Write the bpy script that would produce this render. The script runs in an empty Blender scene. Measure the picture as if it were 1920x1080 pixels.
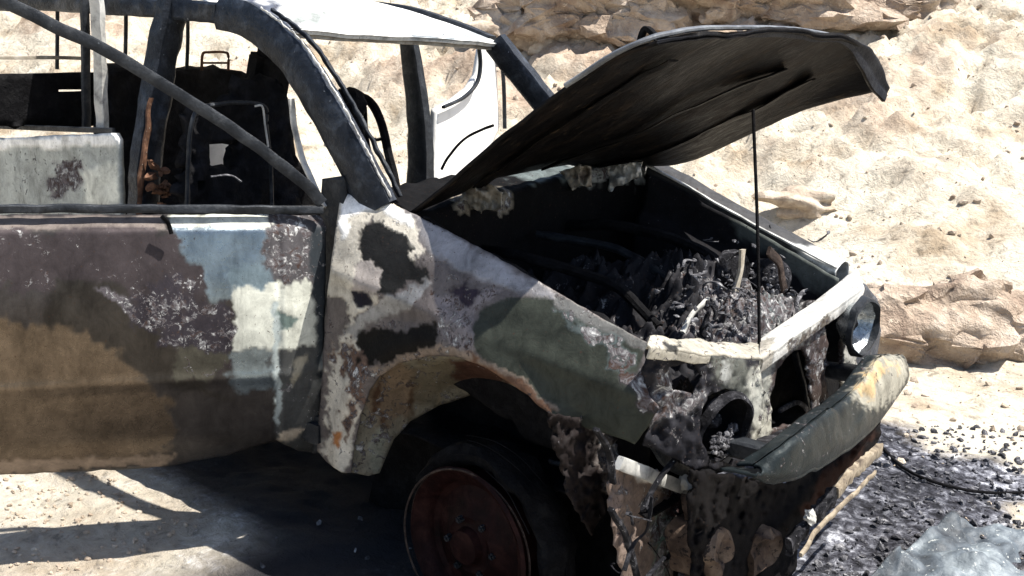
import bpy, bmesh, math, random
import numpy as np
from mathutils import Vector, noise as mnoise
from mathutils.geometry import delaunay_2d_cdt
random.seed(4)
RNG = np.random.default_rng(4)
S = bpy.context.scene
# ---------------------------------------------------------------- camera
CAM = dict(pos=(1.8463, -3.0556, 1.7138), yaw=.6332, pitch=1.3304, roll=.0532, f=2000.9)
def rx(a):
    c, s = math.cos(a), math.sin(a); return np.array([[1,0,0],[0,c,-s],[0,s,c]])
def rz(a):
    c, s = math.cos(a), math.sin(a); return np.array([[c,-s,0],[s,c,0],[0,0,1]])
R = rz(CAM['yaw']) @ rx(CAM['pitch']) @ rz(CAM['roll'])
O = np.array(CAM['pos'])
cd = bpy.data.cameras.new('camera'); cam = bpy.data.objects.new('camera', cd)
S.collection.objects.link(cam); S.camera = cam
from mathutils import Matrix
cam.matrix_world = Matrix.Translation(O.tolist()) @ Matrix(R.tolist()).to_4x4()
cd.sensor_width = 36; cd.lens = CAM['f'] / 1920 * 36; cd.clip_end = 500; cd.clip_start = .05
cd.dof.use_dof = False
# ---------------------------------------------------------------- light
SUN = np.array([.42, .22, 1.0]); SUN /= np.linalg.norm(SUN)
W = bpy.data.worlds.new('World'); S.world = W; W.use_nodes = True
nt = W.node_tree; bg = nt.nodes['Background']; sk = nt.nodes.new('ShaderNodeTexSky')
sk.sky_type = 'NISHITA'; sk.sun_disc = False
sk.sun_elevation = math.asin(SUN[2]); sk.sun_rotation = math.atan2(SUN[0], SUN[1])
sk.dust_density = 1.5
nt.links.new(sk.outputs[0], bg.inputs[0]); bg.inputs[1].default_value = .085
sl = bpy.data.lights.new('sun', 'SUN'); sl.energy = 5.0; sl.angle = math.radians(.5); sl.color = (1, .95, .87)
so = bpy.data.objects.new('sun', sl); S.collection.objects.link(so)
so.rotation_euler = Vector(SUN.tolist()).to_track_quat('Z', 'Y').to_euler(); so.location = (6, 3, 12)
vs = S.view_settings; vs.view_transform = 'Standard'; vs.look = 'None'; vs.gamma = 1; vs.use_curve_mapping = False
vs.exposure = 1.12
S.cycles.max_bounces = 6
# ---------------------------------------------------------------- survey helpers: a sight line from the photo's station, cut with a real surface
def rays(px, py):
    v = np.stack([(np.asarray(px, float) - 960) / CAM['f'], -(np.asarray(py, float) - 540) / CAM['f'], -np.ones(np.shape(px))], -1)
    return v @ R.T
def U(px, py, ax, val):
    d = rays(px, py); t = np.asarray((val - O[ax]) / d[..., ax]); return O + d * t[..., None]
def UX(px, py, x): return U(px, py, 0, x)
def UY(px, py, y): return U(px, py, 1, y)
def UZ(px, py, z): return U(px, py, 2, z)
def US(px, py, F, t0=3.8):                      # F(P) = 0
    d = rays(px, py); t = np.full(np.shape(px), t0, float)
    for _ in range(25):
        f = F(O + d * t[..., None]); g = (F(O + d * (t + 1e-3)[..., None]) - f) / 1e-3
        g = np.where(np.abs(g) < .15, np.where(g < 0, -.15, .15), g)
        t = np.clip(t - np.clip(f / g, -.3, .3), .5, 9)
    return O + d * t[..., None]
def pxof(P):
    q = (np.asarray(P) - O) @ R; return np.stack([960 + CAM['f'] * q[..., 0] / -q[..., 2], 540 - CAM['f'] * q[..., 1] / -q[..., 2]], -1)
def nz(P, s=1.0, oct=3, seed=0.0):
    out = np.empty(len(P))
    for i, p in enumerate(P):
        out[i] = mnoise.fractal(Vector((p[0] * s + seed, p[1] * s + seed * 1.7, p[2] * s - seed)), .9, 2.0, oct)
    return out
# ---------------------------------------------------------------- materials
MATS = {}
def mat_base(name):
    m = bpy.data.materials.new(name); m.use_nodes = True
    b = m.node_tree.nodes['Principled BSDF']; MATS[name] = m
    return m, m.node_tree, b
def N(t, kind, **kw):
    n = t.nodes.new(kind)
    for k, v in kw.items():
        if k.startswith('i_'): n.inputs[int(k[2:])].default_value = v
        else: setattr(n, k, v)
    return n
def ramp(t, stops, interp='LINEAR'):
    r = t.nodes.new('ShaderNodeValToRGB'); e = r.color_ramp.elements; r.color_ramp.interpolation = interp
    while len(e) < len(stops): e.new(.5)
    for k, (p, c) in zip(e, stops):
        k.position = p; k.color = tuple(c) + (1,) if hasattr(c, '__len__') else (c, c, c, 1)
    return r
def nnoise(t, scale, detail=6, rough=.6, dist=0., vec=None, stretch=None):
    n = t.nodes.new('ShaderNodeTexNoise'); n.inputs['Scale'].default_value = scale; n.inputs['Detail'].default_value = detail
    n.inputs['Roughness'].default_value = rough; n.inputs['Distortion'].default_value = dist
    tc = t.nodes.new('ShaderNodeTexCoord'); src = tc.outputs['Object']
    if stretch:
        mp = t.nodes.new('ShaderNodeMapping'); mp.inputs['Scale'].default_value = stretch
        t.links.new(src, mp.inputs[0]); src = mp.outputs[0]
    t.links.new(src, n.inputs['Vector']); return n
def mixc(t, f, a, b, mode='MIX'):
    m = t.nodes.new('ShaderNodeMix'); m.data_type = 'RGBA'; m.blend_type = mode
    for s, v in ((0, f), (6, a), (7, b)):
        if hasattr(v, 'is_output') or hasattr(v, 'links'): t.links.new(v, m.inputs[s])
        elif s == 0: m.inputs[0].default_value = v
        else: m.inputs[s].default_value = tuple(v) + (1,)
    return m.outputs[2]
def bump(t, b, h, strength=.4, dist=.01):
    n = t.nodes.new('ShaderNodeBump'); n.inputs['Strength'].default_value = strength; n.inputs['Distance'].default_value = dist
    t.links.new(h, n.inputs['Height']); t.links.new(n.outputs[0], b.inputs['Normal'])
def mottled(name, cols, scale=14, rough=.8, metal=0., flake=None, flake_amt=.62, fscale=60, bstr=.5, bdist=.006, stretch=None, rvar=.15):
    """burnt surface: cols = ramp of real surface colours, flake = colour of the ash or bare flakes on it"""
    m, t, b = mat_base(name)
    n = nnoise(t, scale, 8, .65, .4, stretch=stretch)
    k = len(cols); r = ramp(t, [(.30 + .40 * i / (k - 1), c) for i, c in enumerate(cols)])
    t.links.new(n.outputs[0], r.inputs[0]); col = r.outputs[0]
    n2 = nnoise(t, fscale, 5, .7, .3, stretch=stretch)
    if flake:
        r2 = ramp(t, [(flake_amt, 0.), (flake_amt + .05, 1.)]); t.links.new(n2.outputs[0], r2.inputs[0])
        col = mixc(t, r2.outputs[0], col, flake)
    t.links.new(col, b.inputs['Base Color'])
    b.inputs['Metallic'].default_value = metal
    lum = sum(cols[len(cols) // 2]) / 3; b.inputs['Specular IOR Level'].default_value = .08 if lum < .02 else (.2 if lum < .1 else .4)
    mr = N(t, 'ShaderNodeMapRange'); mr.inputs[1].default_value = .3; mr.inputs[2].default_value = .7
    mr.inputs[3].default_value = max(.05, rough - rvar); mr.inputs[4].default_value = min(1, rough + rvar)
    t.links.new(n2.outputs[0], mr.inputs[0]); t.links.new(mr.outputs[0], b.inputs['Roughness'])
    a = N(t, 'ShaderNodeMath', operation='ADD'); t.links.new(n.outputs[0], a.inputs[0]); t.links.new(n2.outputs[0], a.inputs[1])
    bump(t, b, a.outputs[0], bstr, bdist); return m
def painted(name, bstr=.35, bdist=.004, fscale=70, wear=(.05, .032, .026), grain=.45):
    """panel whose stains are laid on its own skin (colour attribute 'stain', finish in 'finish' = roughness, metal, flaking)"""
    m, t, b = mat_base(name)
    at = N(t, 'ShaderNodeAttribute', attribute_name='stain'); af = N(t, 'ShaderNodeAttribute', attribute_name='finish')
    sp = N(t, 'ShaderNodeSeparateColor'); t.links.new(af.outputs['Color'], sp.inputs[0])
    n = nnoise(t, 16, 10, .72, .8); n2 = nnoise(t, fscale, 8, .72, .9); ns = nnoise(t, 9, 9, .75, .3, stretch=(1, 1, .35))
    g = ramp(t, [(.30, 1 - grain), (.47, .92), (.56, 1.06), (.72, 1 + grain * .7)]); t.links.new(n.outputs[0], g.inputs[0])
    g2 = ramp(t, [(.33, .62), (.5, 1.), (.68, 1.25)]); t.links.new(ns.outputs[0], g2.inputs[0])
    col = mixc(t, 1., at.outputs['Color'], g.outputs[0], 'MULTIPLY'); col = mixc(t, 1., col, g2.outputs[0], 'MULTIPLY')
    # thin scratches and blister rims everywhere
    v = N(t, 'ShaderNodeTexVoronoi', feature='DISTANCE_TO_EDGE'); v.inputs['Scale'].default_value = 38
    tc = N(t, 'ShaderNodeTexCoord'); vm = N(t, 'ShaderNodeVectorMath', operation='MULTIPLY_ADD'); t.links.new(n2.outputs['Color'], vm.inputs[0]); vm.inputs[1].default_value = (.05, .05, .05)
    t.links.new(tc.outputs['Object'], vm.inputs[2]); t.links.new(vm.outputs[0], v.inputs['Vector'])
    s = N(t, 'ShaderNodeMath', operation='MULTIPLY_ADD'); t.links.new(sp.outputs[2], s.inputs[0]); s.inputs[1].default_value = .36
    mx = N(t, 'ShaderNodeMath', operation='MULTIPLY_ADD'); t.links.new(n.outputs[0], mx.inputs[0]); mx.inputs[1].default_value = .5; 
    hv = N(t, 'ShaderNodeMath', operation='MULTIPLY'); t.links.new(n2.outputs[0], hv.inputs[0]); hv.inputs[1].default_value = .5
    t.links.new(hv.outputs[0], mx.inputs[2]); t.links.new(mx.outputs[0], s.inputs[2])
    r2 = ramp(t, [(.665, 0.), (.69, 1.)]); t.links.new(s.outputs[0], r2.inputs[0])
    n3 = nnoise(t, fscale * .55, 6, .7, 1.4)
    fc = ramp(t, [(.38, wear), (.47, (.09, .08, .085)), (.53, (.14, .135, .14)), (.60, (.30, .30, .30)), (.66, (.55, .55, .54))]); t.links.new(n3.outputs[0], fc.inputs[0])
    col = mixc(t, r2.outputs[0], col, fc.outputs[0])
    # pin-prick rust and soot spots
    n5 = nnoise(t, 130, 3, .6); r5 = ramp(t, [(.66, 0.), (.70, .8)]); t.links.new(n5.outputs[0], r5.inputs[0]); col = mixc(t, r5.outputs[0], col, (.05, .03, .022))
    t.links.new(col, b.inputs['Base Color'])
    mt = N(t, 'ShaderNodeMath', operation='MULTIPLY'); inv = N(t, 'ShaderNodeMath', operation='SUBTRACT'); inv.inputs[0].default_value = 1; t.links.new(r2.outputs[0], inv.inputs[1])
    t.links.new(sp.outputs[1], mt.inputs[0]); t.links.new(inv.outputs[0], mt.inputs[1]); t.links.new(mt.outputs[0], b.inputs['Metallic']); b.inputs['Specular IOR Level'].default_value = .09
    ra = N(t, 'ShaderNodeMath', operation='MULTIPLY_ADD'); t.links.new(n2.outputs[0], ra.inputs[0]); ra.inputs[1].default_value = .35
    rb = N(t, 'ShaderNodeMath', operation='SUBTRACT'); t.links.new(sp.outputs[0], rb.inputs[0]); rb.inputs[1].default_value = .17
    rc = N(t, 'ShaderNodeMath', operation='MULTIPLY_ADD'); t.links.new(r2.outputs[0], rc.inputs[0]); rc.inputs[1].default_value = .35; t.links.new(rb.outputs[0], rc.inputs[2])
    t.links.new(rc.outputs[0], ra.inputs[2]); t.links.new(ra.outputs[0], b.inputs['Roughness'])
    # raised scabs + fine orange-peel
    h = N(t, 'ShaderNodeMath', operation='MULTIPLY_ADD'); t.links.new(r2.outputs[0], h.inputs[0]); t.links.new(n3.outputs[0], h.inputs[1])
    hh = N(t, 'ShaderNodeMath', operation='MULTIPLY'); t.links.new(n2.outputs[0], hh.inputs[0]); hh.inputs[1].default_value = .45; t.links.new(hh.outputs[0], h.inputs[2])
    bw = N(t, 'ShaderNodeRGBToBW'); t.links.new(at.outputs['Color'], bw.inputs[0]); pe = N(t, 'ShaderNodeMath', operation='MULTIPLY_ADD'); t.links.new(bw.outputs[0], pe.inputs[0]); pe.inputs[1].default_value = 1.3; t.links.new(h.outputs[0], pe.inputs[2])
    bump(t, b, pe.outputs[0], bstr, bdist); return m
P_PANEL = painted('burnt_panel', bstr=.8, bdist=.007, fscale=48)
P_SMOOTH = painted('heat_tinted_steel', bstr=.5, bdist=.004, fscale=52, grain=.3)
M_SOOT = mottled('soot', [(.002, .002, .0025), (.005, .005, .006), (.013, .013, .014)], 18, .8, 0, (.04, .04, .045), .68, 70, .8, .01)
M_SOOTMET = mottled('scorched_metal', [(.008, .010, .013), (.02, .023, .028), (.05, .055, .062)], 16, .5, .3, (.22, .25, .29), .70, 80, .6, .005)
M_PILLAR = mottled('pillar_steel', [(.008, .010, .014), (.018, .022, .030), (.055, .066, .085)], 15, .42, .4, (.34, .37, .41), .68, 70, .8, .005)
M_RUST = mottled('rusty_steel', [(.03, .018, .014), (.10, .05, .03), (.20, .11, .07)], 20, .85, .1, (.30, .26, .22), .64, 60, .7, .006)
M_CREAM = mottled('scorched_cream_paint', [(.07, .05, .04), (.28, .25, .20), (.46, .43, .38)], 12, .55, 0, (.10, .06, .04), .64, 55, .4, .003)
M_WHITE = mottled('white_paint', [(.62, .62, .60), (.80, .80, .78), (.84, .84, .82)], 7, .4, 0, (.30, .29, .27), .70, 50, .15, .002)
M_ASH = mottled('ash_crust', [(.015, .015, .018), (.08, .08, .09), (.36, .36, .38)], 30, .95, 0, (.60, .60, .60), .64, 80, 1., .012)
M_CHAR = mottled('charred_parts', [(.006, .006, .007), (.016, .016, .019), (.09, .09, .10)], 22, .85, .1, (.42, .42, .44), .64, 60, 1., .012)
M_HOOD = mottled('hood_underside', [(.002, .002, .0025), (.0045, .004, .0042), (.013, .0095, .0075)], 6, .5, .1, (.030, .022, .015), .60, 22, .6, .006, stretch=(.35, 2.4, 1.5))
M_HOODTOP = mottled('hood_outer', [(.008, .009, .013), (.013, .015, .021), (.03, .033, .04)], 9, .45, .2)
M_BUMPER = M_SOOTMET
M_TAN = mottled('tan_scorched_paint', [(.06, .045, .035), (.22, .18, .13), (.40, .35, .27)], 22, .6, 0, (.04, .03, .03), .60, 50, .6, .004)
M_PINK = mottled('brown_scale', [(.012, .008, .007), (.035, .024, .020), (.09, .065, .052)], 18, .8, 0, (.015, .012, .012), .58, 50, .8, .008)
M_STEELW = mottled('bleached_steel', [(.14, .14, .14), (.42, .42, .40), (.60, .59, .56)], 15, .5, .1, (.14, .10, .08), .66, 60, .5, .003)
M_RIM = mottled('burnt_rim', [(.004, .002, .002), (.012, .004, .004), (.03, .012, .010)], 14, .6, .1, (.08, .04, .03), .70, 50, .5, .004)
M_LAMP = mottled('lamp_reflector', [(.10, .12, .13), (.35, .38, .40), (.65, .68, .70)], 22, .25, .7, (.04, .04, .05), .60, 60, .5, .004)
M_SEAT = mottled('burnt_seat', [(.004, .004, .005), (.009, .009, .010), (.02, .02, .024)], 14, .9, 0, (.07, .075, .09), .70, 60, .8, .01)
# ---------------------------------------------------------------- objects
C = S.collection
def link(name, me, mat, parent=None, smooth=True):
    o = bpy.data.objects.new(name, me); C.objects.link(o)
    if mat: me.materials.append(mat)
    if parent: o.parent = parent
    if smooth: me.polygons.foreach_set('use_smooth', [True] * len(me.polygons))
    return o
def meta(o, label=None, cat=None, kind=None, group=None):
    for k, v in (('label', label), ('category', cat), ('kind', kind), ('group', group)):
        if v: o[k] = v
    return o
def inpoly(P, poly):
    x, y = P[:, 0], P[:, 1]; r = np.zeros(len(P), bool); q = np.asarray(poly, float)
    for (x0, y0), (x1, y1) in zip(q, np.roll(q, -1, 0)):
        c = ((y0 > y) != (y1 > y)); 
        with np.errstate(all='ignore'): r ^= c & (x < (x1 - x0) * (y - y0) / (y1 - y0 + 1e-12) + x0)
    return r
def sdist(P, poly):                              # signed distance, inside positive
    q = np.asarray(poly, float); d = np.full(len(P), 1e9)
    for a, b in zip(q, np.roll(q, -1, 0)):
        ab = b - a; t = np.clip(((P - a) @ ab) / (ab @ ab + 1e-9), 0, 1); d = np.minimum(d, np.linalg.norm(P - a - t[:, None] * ab, axis=1))
    return np.where(inpoly(P, q), d, -d)
def densify(poly, step, closed=True, rough=0):
    q = np.asarray(poly, float); out = []
    for a, b in zip(q, np.roll(q, -1, 0)):
        n = max(1, int(np.linalg.norm(b - a) / step))
        for i in range(n):
            p = a + (b - a) * i / n
            if rough: p = p + np.array([mnoise.noise(Vector((p[0] * .05, p[1] * .05, 3.1))), mnoise.noise(Vector((p[0] * .05, p[1] * .05, 9.7)))]) * rough
            out.append(p)
    return np.array(out)
def stain(me, uv, base, layers, P3):
    """base and layers: (rgb, rough, metal, flake); a layer adds outline, softness and raggedness. Outlines are in survey units on the panel."""
    n = len(uv); v = np.tile(np.array(list(base[0]) + list(base[1:]), float), (n, 1))
    w1 = nz(P3, 9, 3, 2.3); w2 = nz(P3, 9, 3, 7.9); w3 = nz(P3, 32, 4, 5.1); w4 = nz(P3, 32, 4, 11.1)
    for poly, val, soft, rag in layers:
        Q = uv + np.stack([w1 * rag * 1.3 + w3 * rag, w2 * rag * 1.3 + w4 * rag], 1)
        a = np.clip(.5 + sdist(Q, poly) / max(soft, .5), 0, 1); a = a * a * (3 - 2 * a)
        amt = val[4] if len(val) > 4 else 1.
        c = np.array(list(val[0]) + list(val[1:4])); v = v + (c - v) * (a * amt)[:, None]
    for nm, cols in (('stain', v[:, :3]), ('finish', v[:, 3:6])):
        at = me.color_attributes.new(nm, 'FLOAT_COLOR', 'POINT')
        at.data.foreach_set('color', np.c_[np.clip(cols, 0, 1), np.ones(n)].ravel())
def sheet(name, outline, surf, mat, parent, holes=(), step=9, thick=.004, base=None, layers=(), dents=0, dscale=6, rough=0, smooth=True, crumple=0):
    """pressed-steel sheet: outline cut on a real surface"""
    ol = densify(outline, step, rough=rough); hl = [densify(h, step, rough=rough) for h in holes]
    x0, y0 = ol.min(0); x1, y1 = ol.max(0)
    gx, gy = np.meshgrid(np.arange(x0, x1, step), np.arange(y0, y1, step)); gx = gx + (np.arange(gx.shape[0]) % 2)[:, None] * step * .5
    G = np.stack([gx.ravel(), gy.ravel()], 1); m = sdist(G, ol) > step * .45
    for h in hl: m &= sdist(G, h) < -step * .45
    G = G[m]; pts = [Vector(p) for p in ol.tolist()]; E = [(i, (i + 1) % len(ol)) for i in range(len(ol))]
    for h in hl:
        k = len(pts); pts += [Vector(p) for p in h.tolist()]; E += [(k + i, k + (i + 1) % len(h)) for i in range(len(h))]
    pts += [Vector(p) for p in G.tolist()]
    vs_, _, fs, *_ = delaunay_2d_cdt(pts, E, [], 0, 1e-4)
    V = np.array([tuple(v) for v in vs_]); F = np.array([tuple(f) for f in fs if len(f) == 3])
    cen = V[F].mean(1); ok = inpoly(cen, ol)
    for h in hl: ok &= ~inpoly(cen, h)
    F = F[ok]; P = surf(V[:, 0], V[:, 1])
    if dents:
        d = rays(V[:, 0], V[:, 1]); d /= np.linalg.norm(d, axis=1)[:, None]; P = P + d * (nz(P, dscale, 3, 1.3) * dents)[:, None]
    if crumple:
        d = rays(V[:, 0], V[:, 1]); d /= np.linalg.norm(d, axis=1)[:, None]; q = nz(P, 15, 4, 6.3); q2 = nz(P, 34, 4, 2.9); P = P + d * ((np.abs(q) - .25) * crumple + (np.abs(q2) - .2) * crumple * .5)[:, None]
    # faces toward the survey station
    a, b, c = P[F[:, 0]], P[F[:, 1]], P[F[:, 2]]; nn = np.cross(b - a, c - a); flip = (nn * (O - a)).sum(1) < 0
    F[flip] = F[flip][:, ::-1]
    me = bpy.data.meshes.new(name); me.from_pydata(P.tolist(), [], F.tolist()); me.update()
    if base: stain(me, V, base, layers, P)
    o = link(name, me, mat, parent, smooth)
    if thick:
        s = o.modifiers.new('thickness', 'SOLIDIFY'); s.thickness = thick; s.offset = -1
    return o
def grid_mesh(name, rows, mat, parent, thick=0, nu=40, nv=40, dents=0, dscale=6, base=None, layers=(), offset=-1, post=None):
    """smooth surface through a net of 3-D points"""
    A = np.array(rows, float)
    def cr(A, n):                                # Catmull-Rom along axis 0
        m = len(A) - 1; out = []
        for i in range(n + 1):
            t = i * m / n; k = min(int(t), m - 1); t -= k
            p1, p2 = A[k], A[k + 1]; p0 = A[k - 1] if k else 2 * p1 - p2; p3 = A[k + 2] if k + 2 <= m else 2 * p2 - p1
            out.append(.5 * (2 * p1 + (p2 - p0) * t + (2 * p0 - 5 * p1 + 4 * p2 - p3) * t * t + (3 * p1 - p0 - 3 * p2 + p3) * t ** 3))
        return np.array(out)
    G = cr(A, nu); G = np.swapaxes(cr(np.swapaxes(G, 0, 1), nv), 0, 1); P = G.reshape(-1, 3)
    if post is not None: P = post(P, nu, nv)
    if dents: P = P + nz(P, dscale, 3, 4.4)[:, None] * dents * np.array([.4, .4, 1])
    F = [(i * (nv + 1) + j, i * (nv + 1) + j + 1, (i + 1) * (nv + 1) + j + 1, (i + 1) * (nv + 1) + j) for i in range(nu) for j in range(nv)]
    me = bpy.data.meshes.new(name); me.from_pydata(P.tolist(), [], F); me.update()
    if base: stain(me, pxof(P), base, layers, P)
    o = link(name, me, mat, parent)
    if thick: s = o.modifiers.new('thickness', 'SOLIDIFY'); s.thickness = thick; s.offset = offset
    return o
def catmull(path, n):
    A = np.array(path, float); m = len(A) - 1; out = []
    if m == 1: return [A[0] + (A[1] - A[0]) * i / n for i in range(n + 1)]
    for i in range(n + 1):
        t = i * m / n; k = min(int(t), m - 1); t -= k
        p1, p2 = A[k], A[k + 1]; p0 = A[k - 1] if k else 2 * p1 - p2; p3 = A[k + 2] if k + 2 <= m else 2 * p2 - p1
        out.append(.5 * (2 * p1 + (p2 - p0) * t + (2 * p0 - 5 * p1 + 4 * p2 - p3) * t * t + (3 * p1 - p0 - 3 * p2 + p3) * t ** 3))
    return out
def bar(name, path, w, h, mat, parent, up=(0, 0, 1), n=24, sides=4, rnd=.28, lumps=0, taper=(1, 1), bm=None, ls=14):
    """pressed bar, tube (sides>4) or strut swept along a smooth path; w across, h along 'up'"""
    own = bm is None; bm = bm or bmesh.new(); P = catmull(path, n); up = Vector(up); rings = []
    if sides == 4:
        c = [(-1, -1 + rnd), (-1 + rnd, -1), (1 - rnd, -1), (1, -1 + rnd), (1, 1 - rnd), (1 - rnd, 1), (-1 + rnd, 1), (-1, 1 - rnd)]
    else: c = [(math.cos(a), math.sin(a)) for a in [2 * math.pi * k / sides for k in range(sides)]]
    for i, p in enumerate(P):
        a = P[max(0, i - 1)]; b = P[min(len(P) - 1, i + 1)]; d = Vector((b - a).tolist()).normalized()
        s = d.cross(up); s = s.normalized() if s.length > 1e-3 else Vector((1, 0, 0)); u = s.cross(d)
        k = taper[0] + (taper[1] - taper[0]) * i / (len(P) - 1); ring = []
        for x, y in c:
            q = Vector(p.tolist()) + s * (x * w * .5 * k) + u * (y * h * .5 * k)
            if lumps: q += Vector((mnoise.noise(q * ls), mnoise.noise(q * ls + Vector((5, 0, 0))), mnoise.noise(q * ls + Vector((0, 9, 0))))) * lumps
            ring.append(bm.verts.new(q))
        rings.append(ring)
    m = len(c)
    for r0, r1 in zip(rings, rings[1:]):
        for j in range(m): bm.faces.new((r0[j], r0[(j + 1) % m], r1[(j + 1) % m], r1[j]))
    bm.faces.new(rings[0][::-1]); bm.faces.new(rings[-1])
    return fin(name, bm, mat, parent) if own else bm
def fin(name, bm, mat, parent, smooth=True):
    bmesh.ops.recalc_face_normals(bm, faces=bm.faces)
    me = bpy.data.meshes.new(name); bm.to_mesh(me); bm.free()
    o = link(name, me, mat, parent, False)
    if smooth:
        me.polygons.foreach_set('use_smooth', [True] * len(me.polygons))
        try: me.set_sharp_from_angle(angle=math.radians(42))
        except Exception: pass
    return o
def lump(bm, c, r, sq=(1, 1, 1), rough=.35, sub=2, fs=2.2, rot=None):
    """one broken, burnt lump"""
    b2 = bmesh.new(); bmesh.ops.create_icosphere(b2, subdivisions=sub, radius=1.0); sd = random.random() * 50
    rot = rot or Matrix.Rotation(random.random() * 6.3, 3, Vector((random.random(), random.random(), random.random() + .01)).normalized())
    vm = {}
    for v in b2.verts:
        k = 1 + rough * mnoise.noise(v.co * fs + Vector((sd, 0, 0))) * 2
        q = Vector((v.co.x * sq[0], v.co.y * sq[1], v.co.z * sq[2])) * (r * k); vm[v] = bm.verts.new(Vector(tuple(c)) + rot @ q)
    for f in b2.faces: bm.faces.new([vm[v] for v in f.verts])
    b2.free()
def box(bm, c, s, rot=None, bev=.006):
    b2 = bmesh.new(); bmesh.ops.create_cube(b2, size=1)
    for v in b2.verts: v.co = Vector((v.co.x * s[0], v.co.y * s[1], v.co.z * s[2]))
    bmesh.ops.bevel(b2, geom=list(b2.edges), offset=min(bev, min(s) * .3), segments=2, affect='EDGES'); vm = {}
    for v in b2.verts: vm[v] = bm.verts.new(Vector(tuple(c)) + (rot @ v.co if rot else v.co))
    for f in b2.faces: bm.faces.new([vm[v] for v in f.verts])
    b2.free()
def rough_up(o, amt, sc=12):
    for v in o.data.vertices: v.co += mnoise.noise_vector(v.co * sc) * amt
def lathe(name, prof, c, axis, mat, parent, seg=48, lumps=0):
    """prof = (radius, offset along axis)"""
    bm = bmesh.new(); ax = Vector(axis).normalized(); q = ax.to_track_quat('Z', 'Y'); c = Vector(tuple(c)); rings = []
    for r, h in prof:
        ring = []
        for k in range(seg):
            a = 2 * math.pi * k / seg; p = c + q @ Vector((r * math.cos(a), r * math.sin(a), h))
            if lumps: p += mnoise.noise_vector(p * 16) * lumps
            ring.append(bm.verts.new(p))
        rings.append(ring)
    for a, b in zip(rings, rings[1:]):
        for k in range(seg): bm.faces.new((a[k], a[(k + 1) % seg], b[(k + 1) % seg], b[k]))
    return fin(name, bm, mat, parent)
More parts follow.
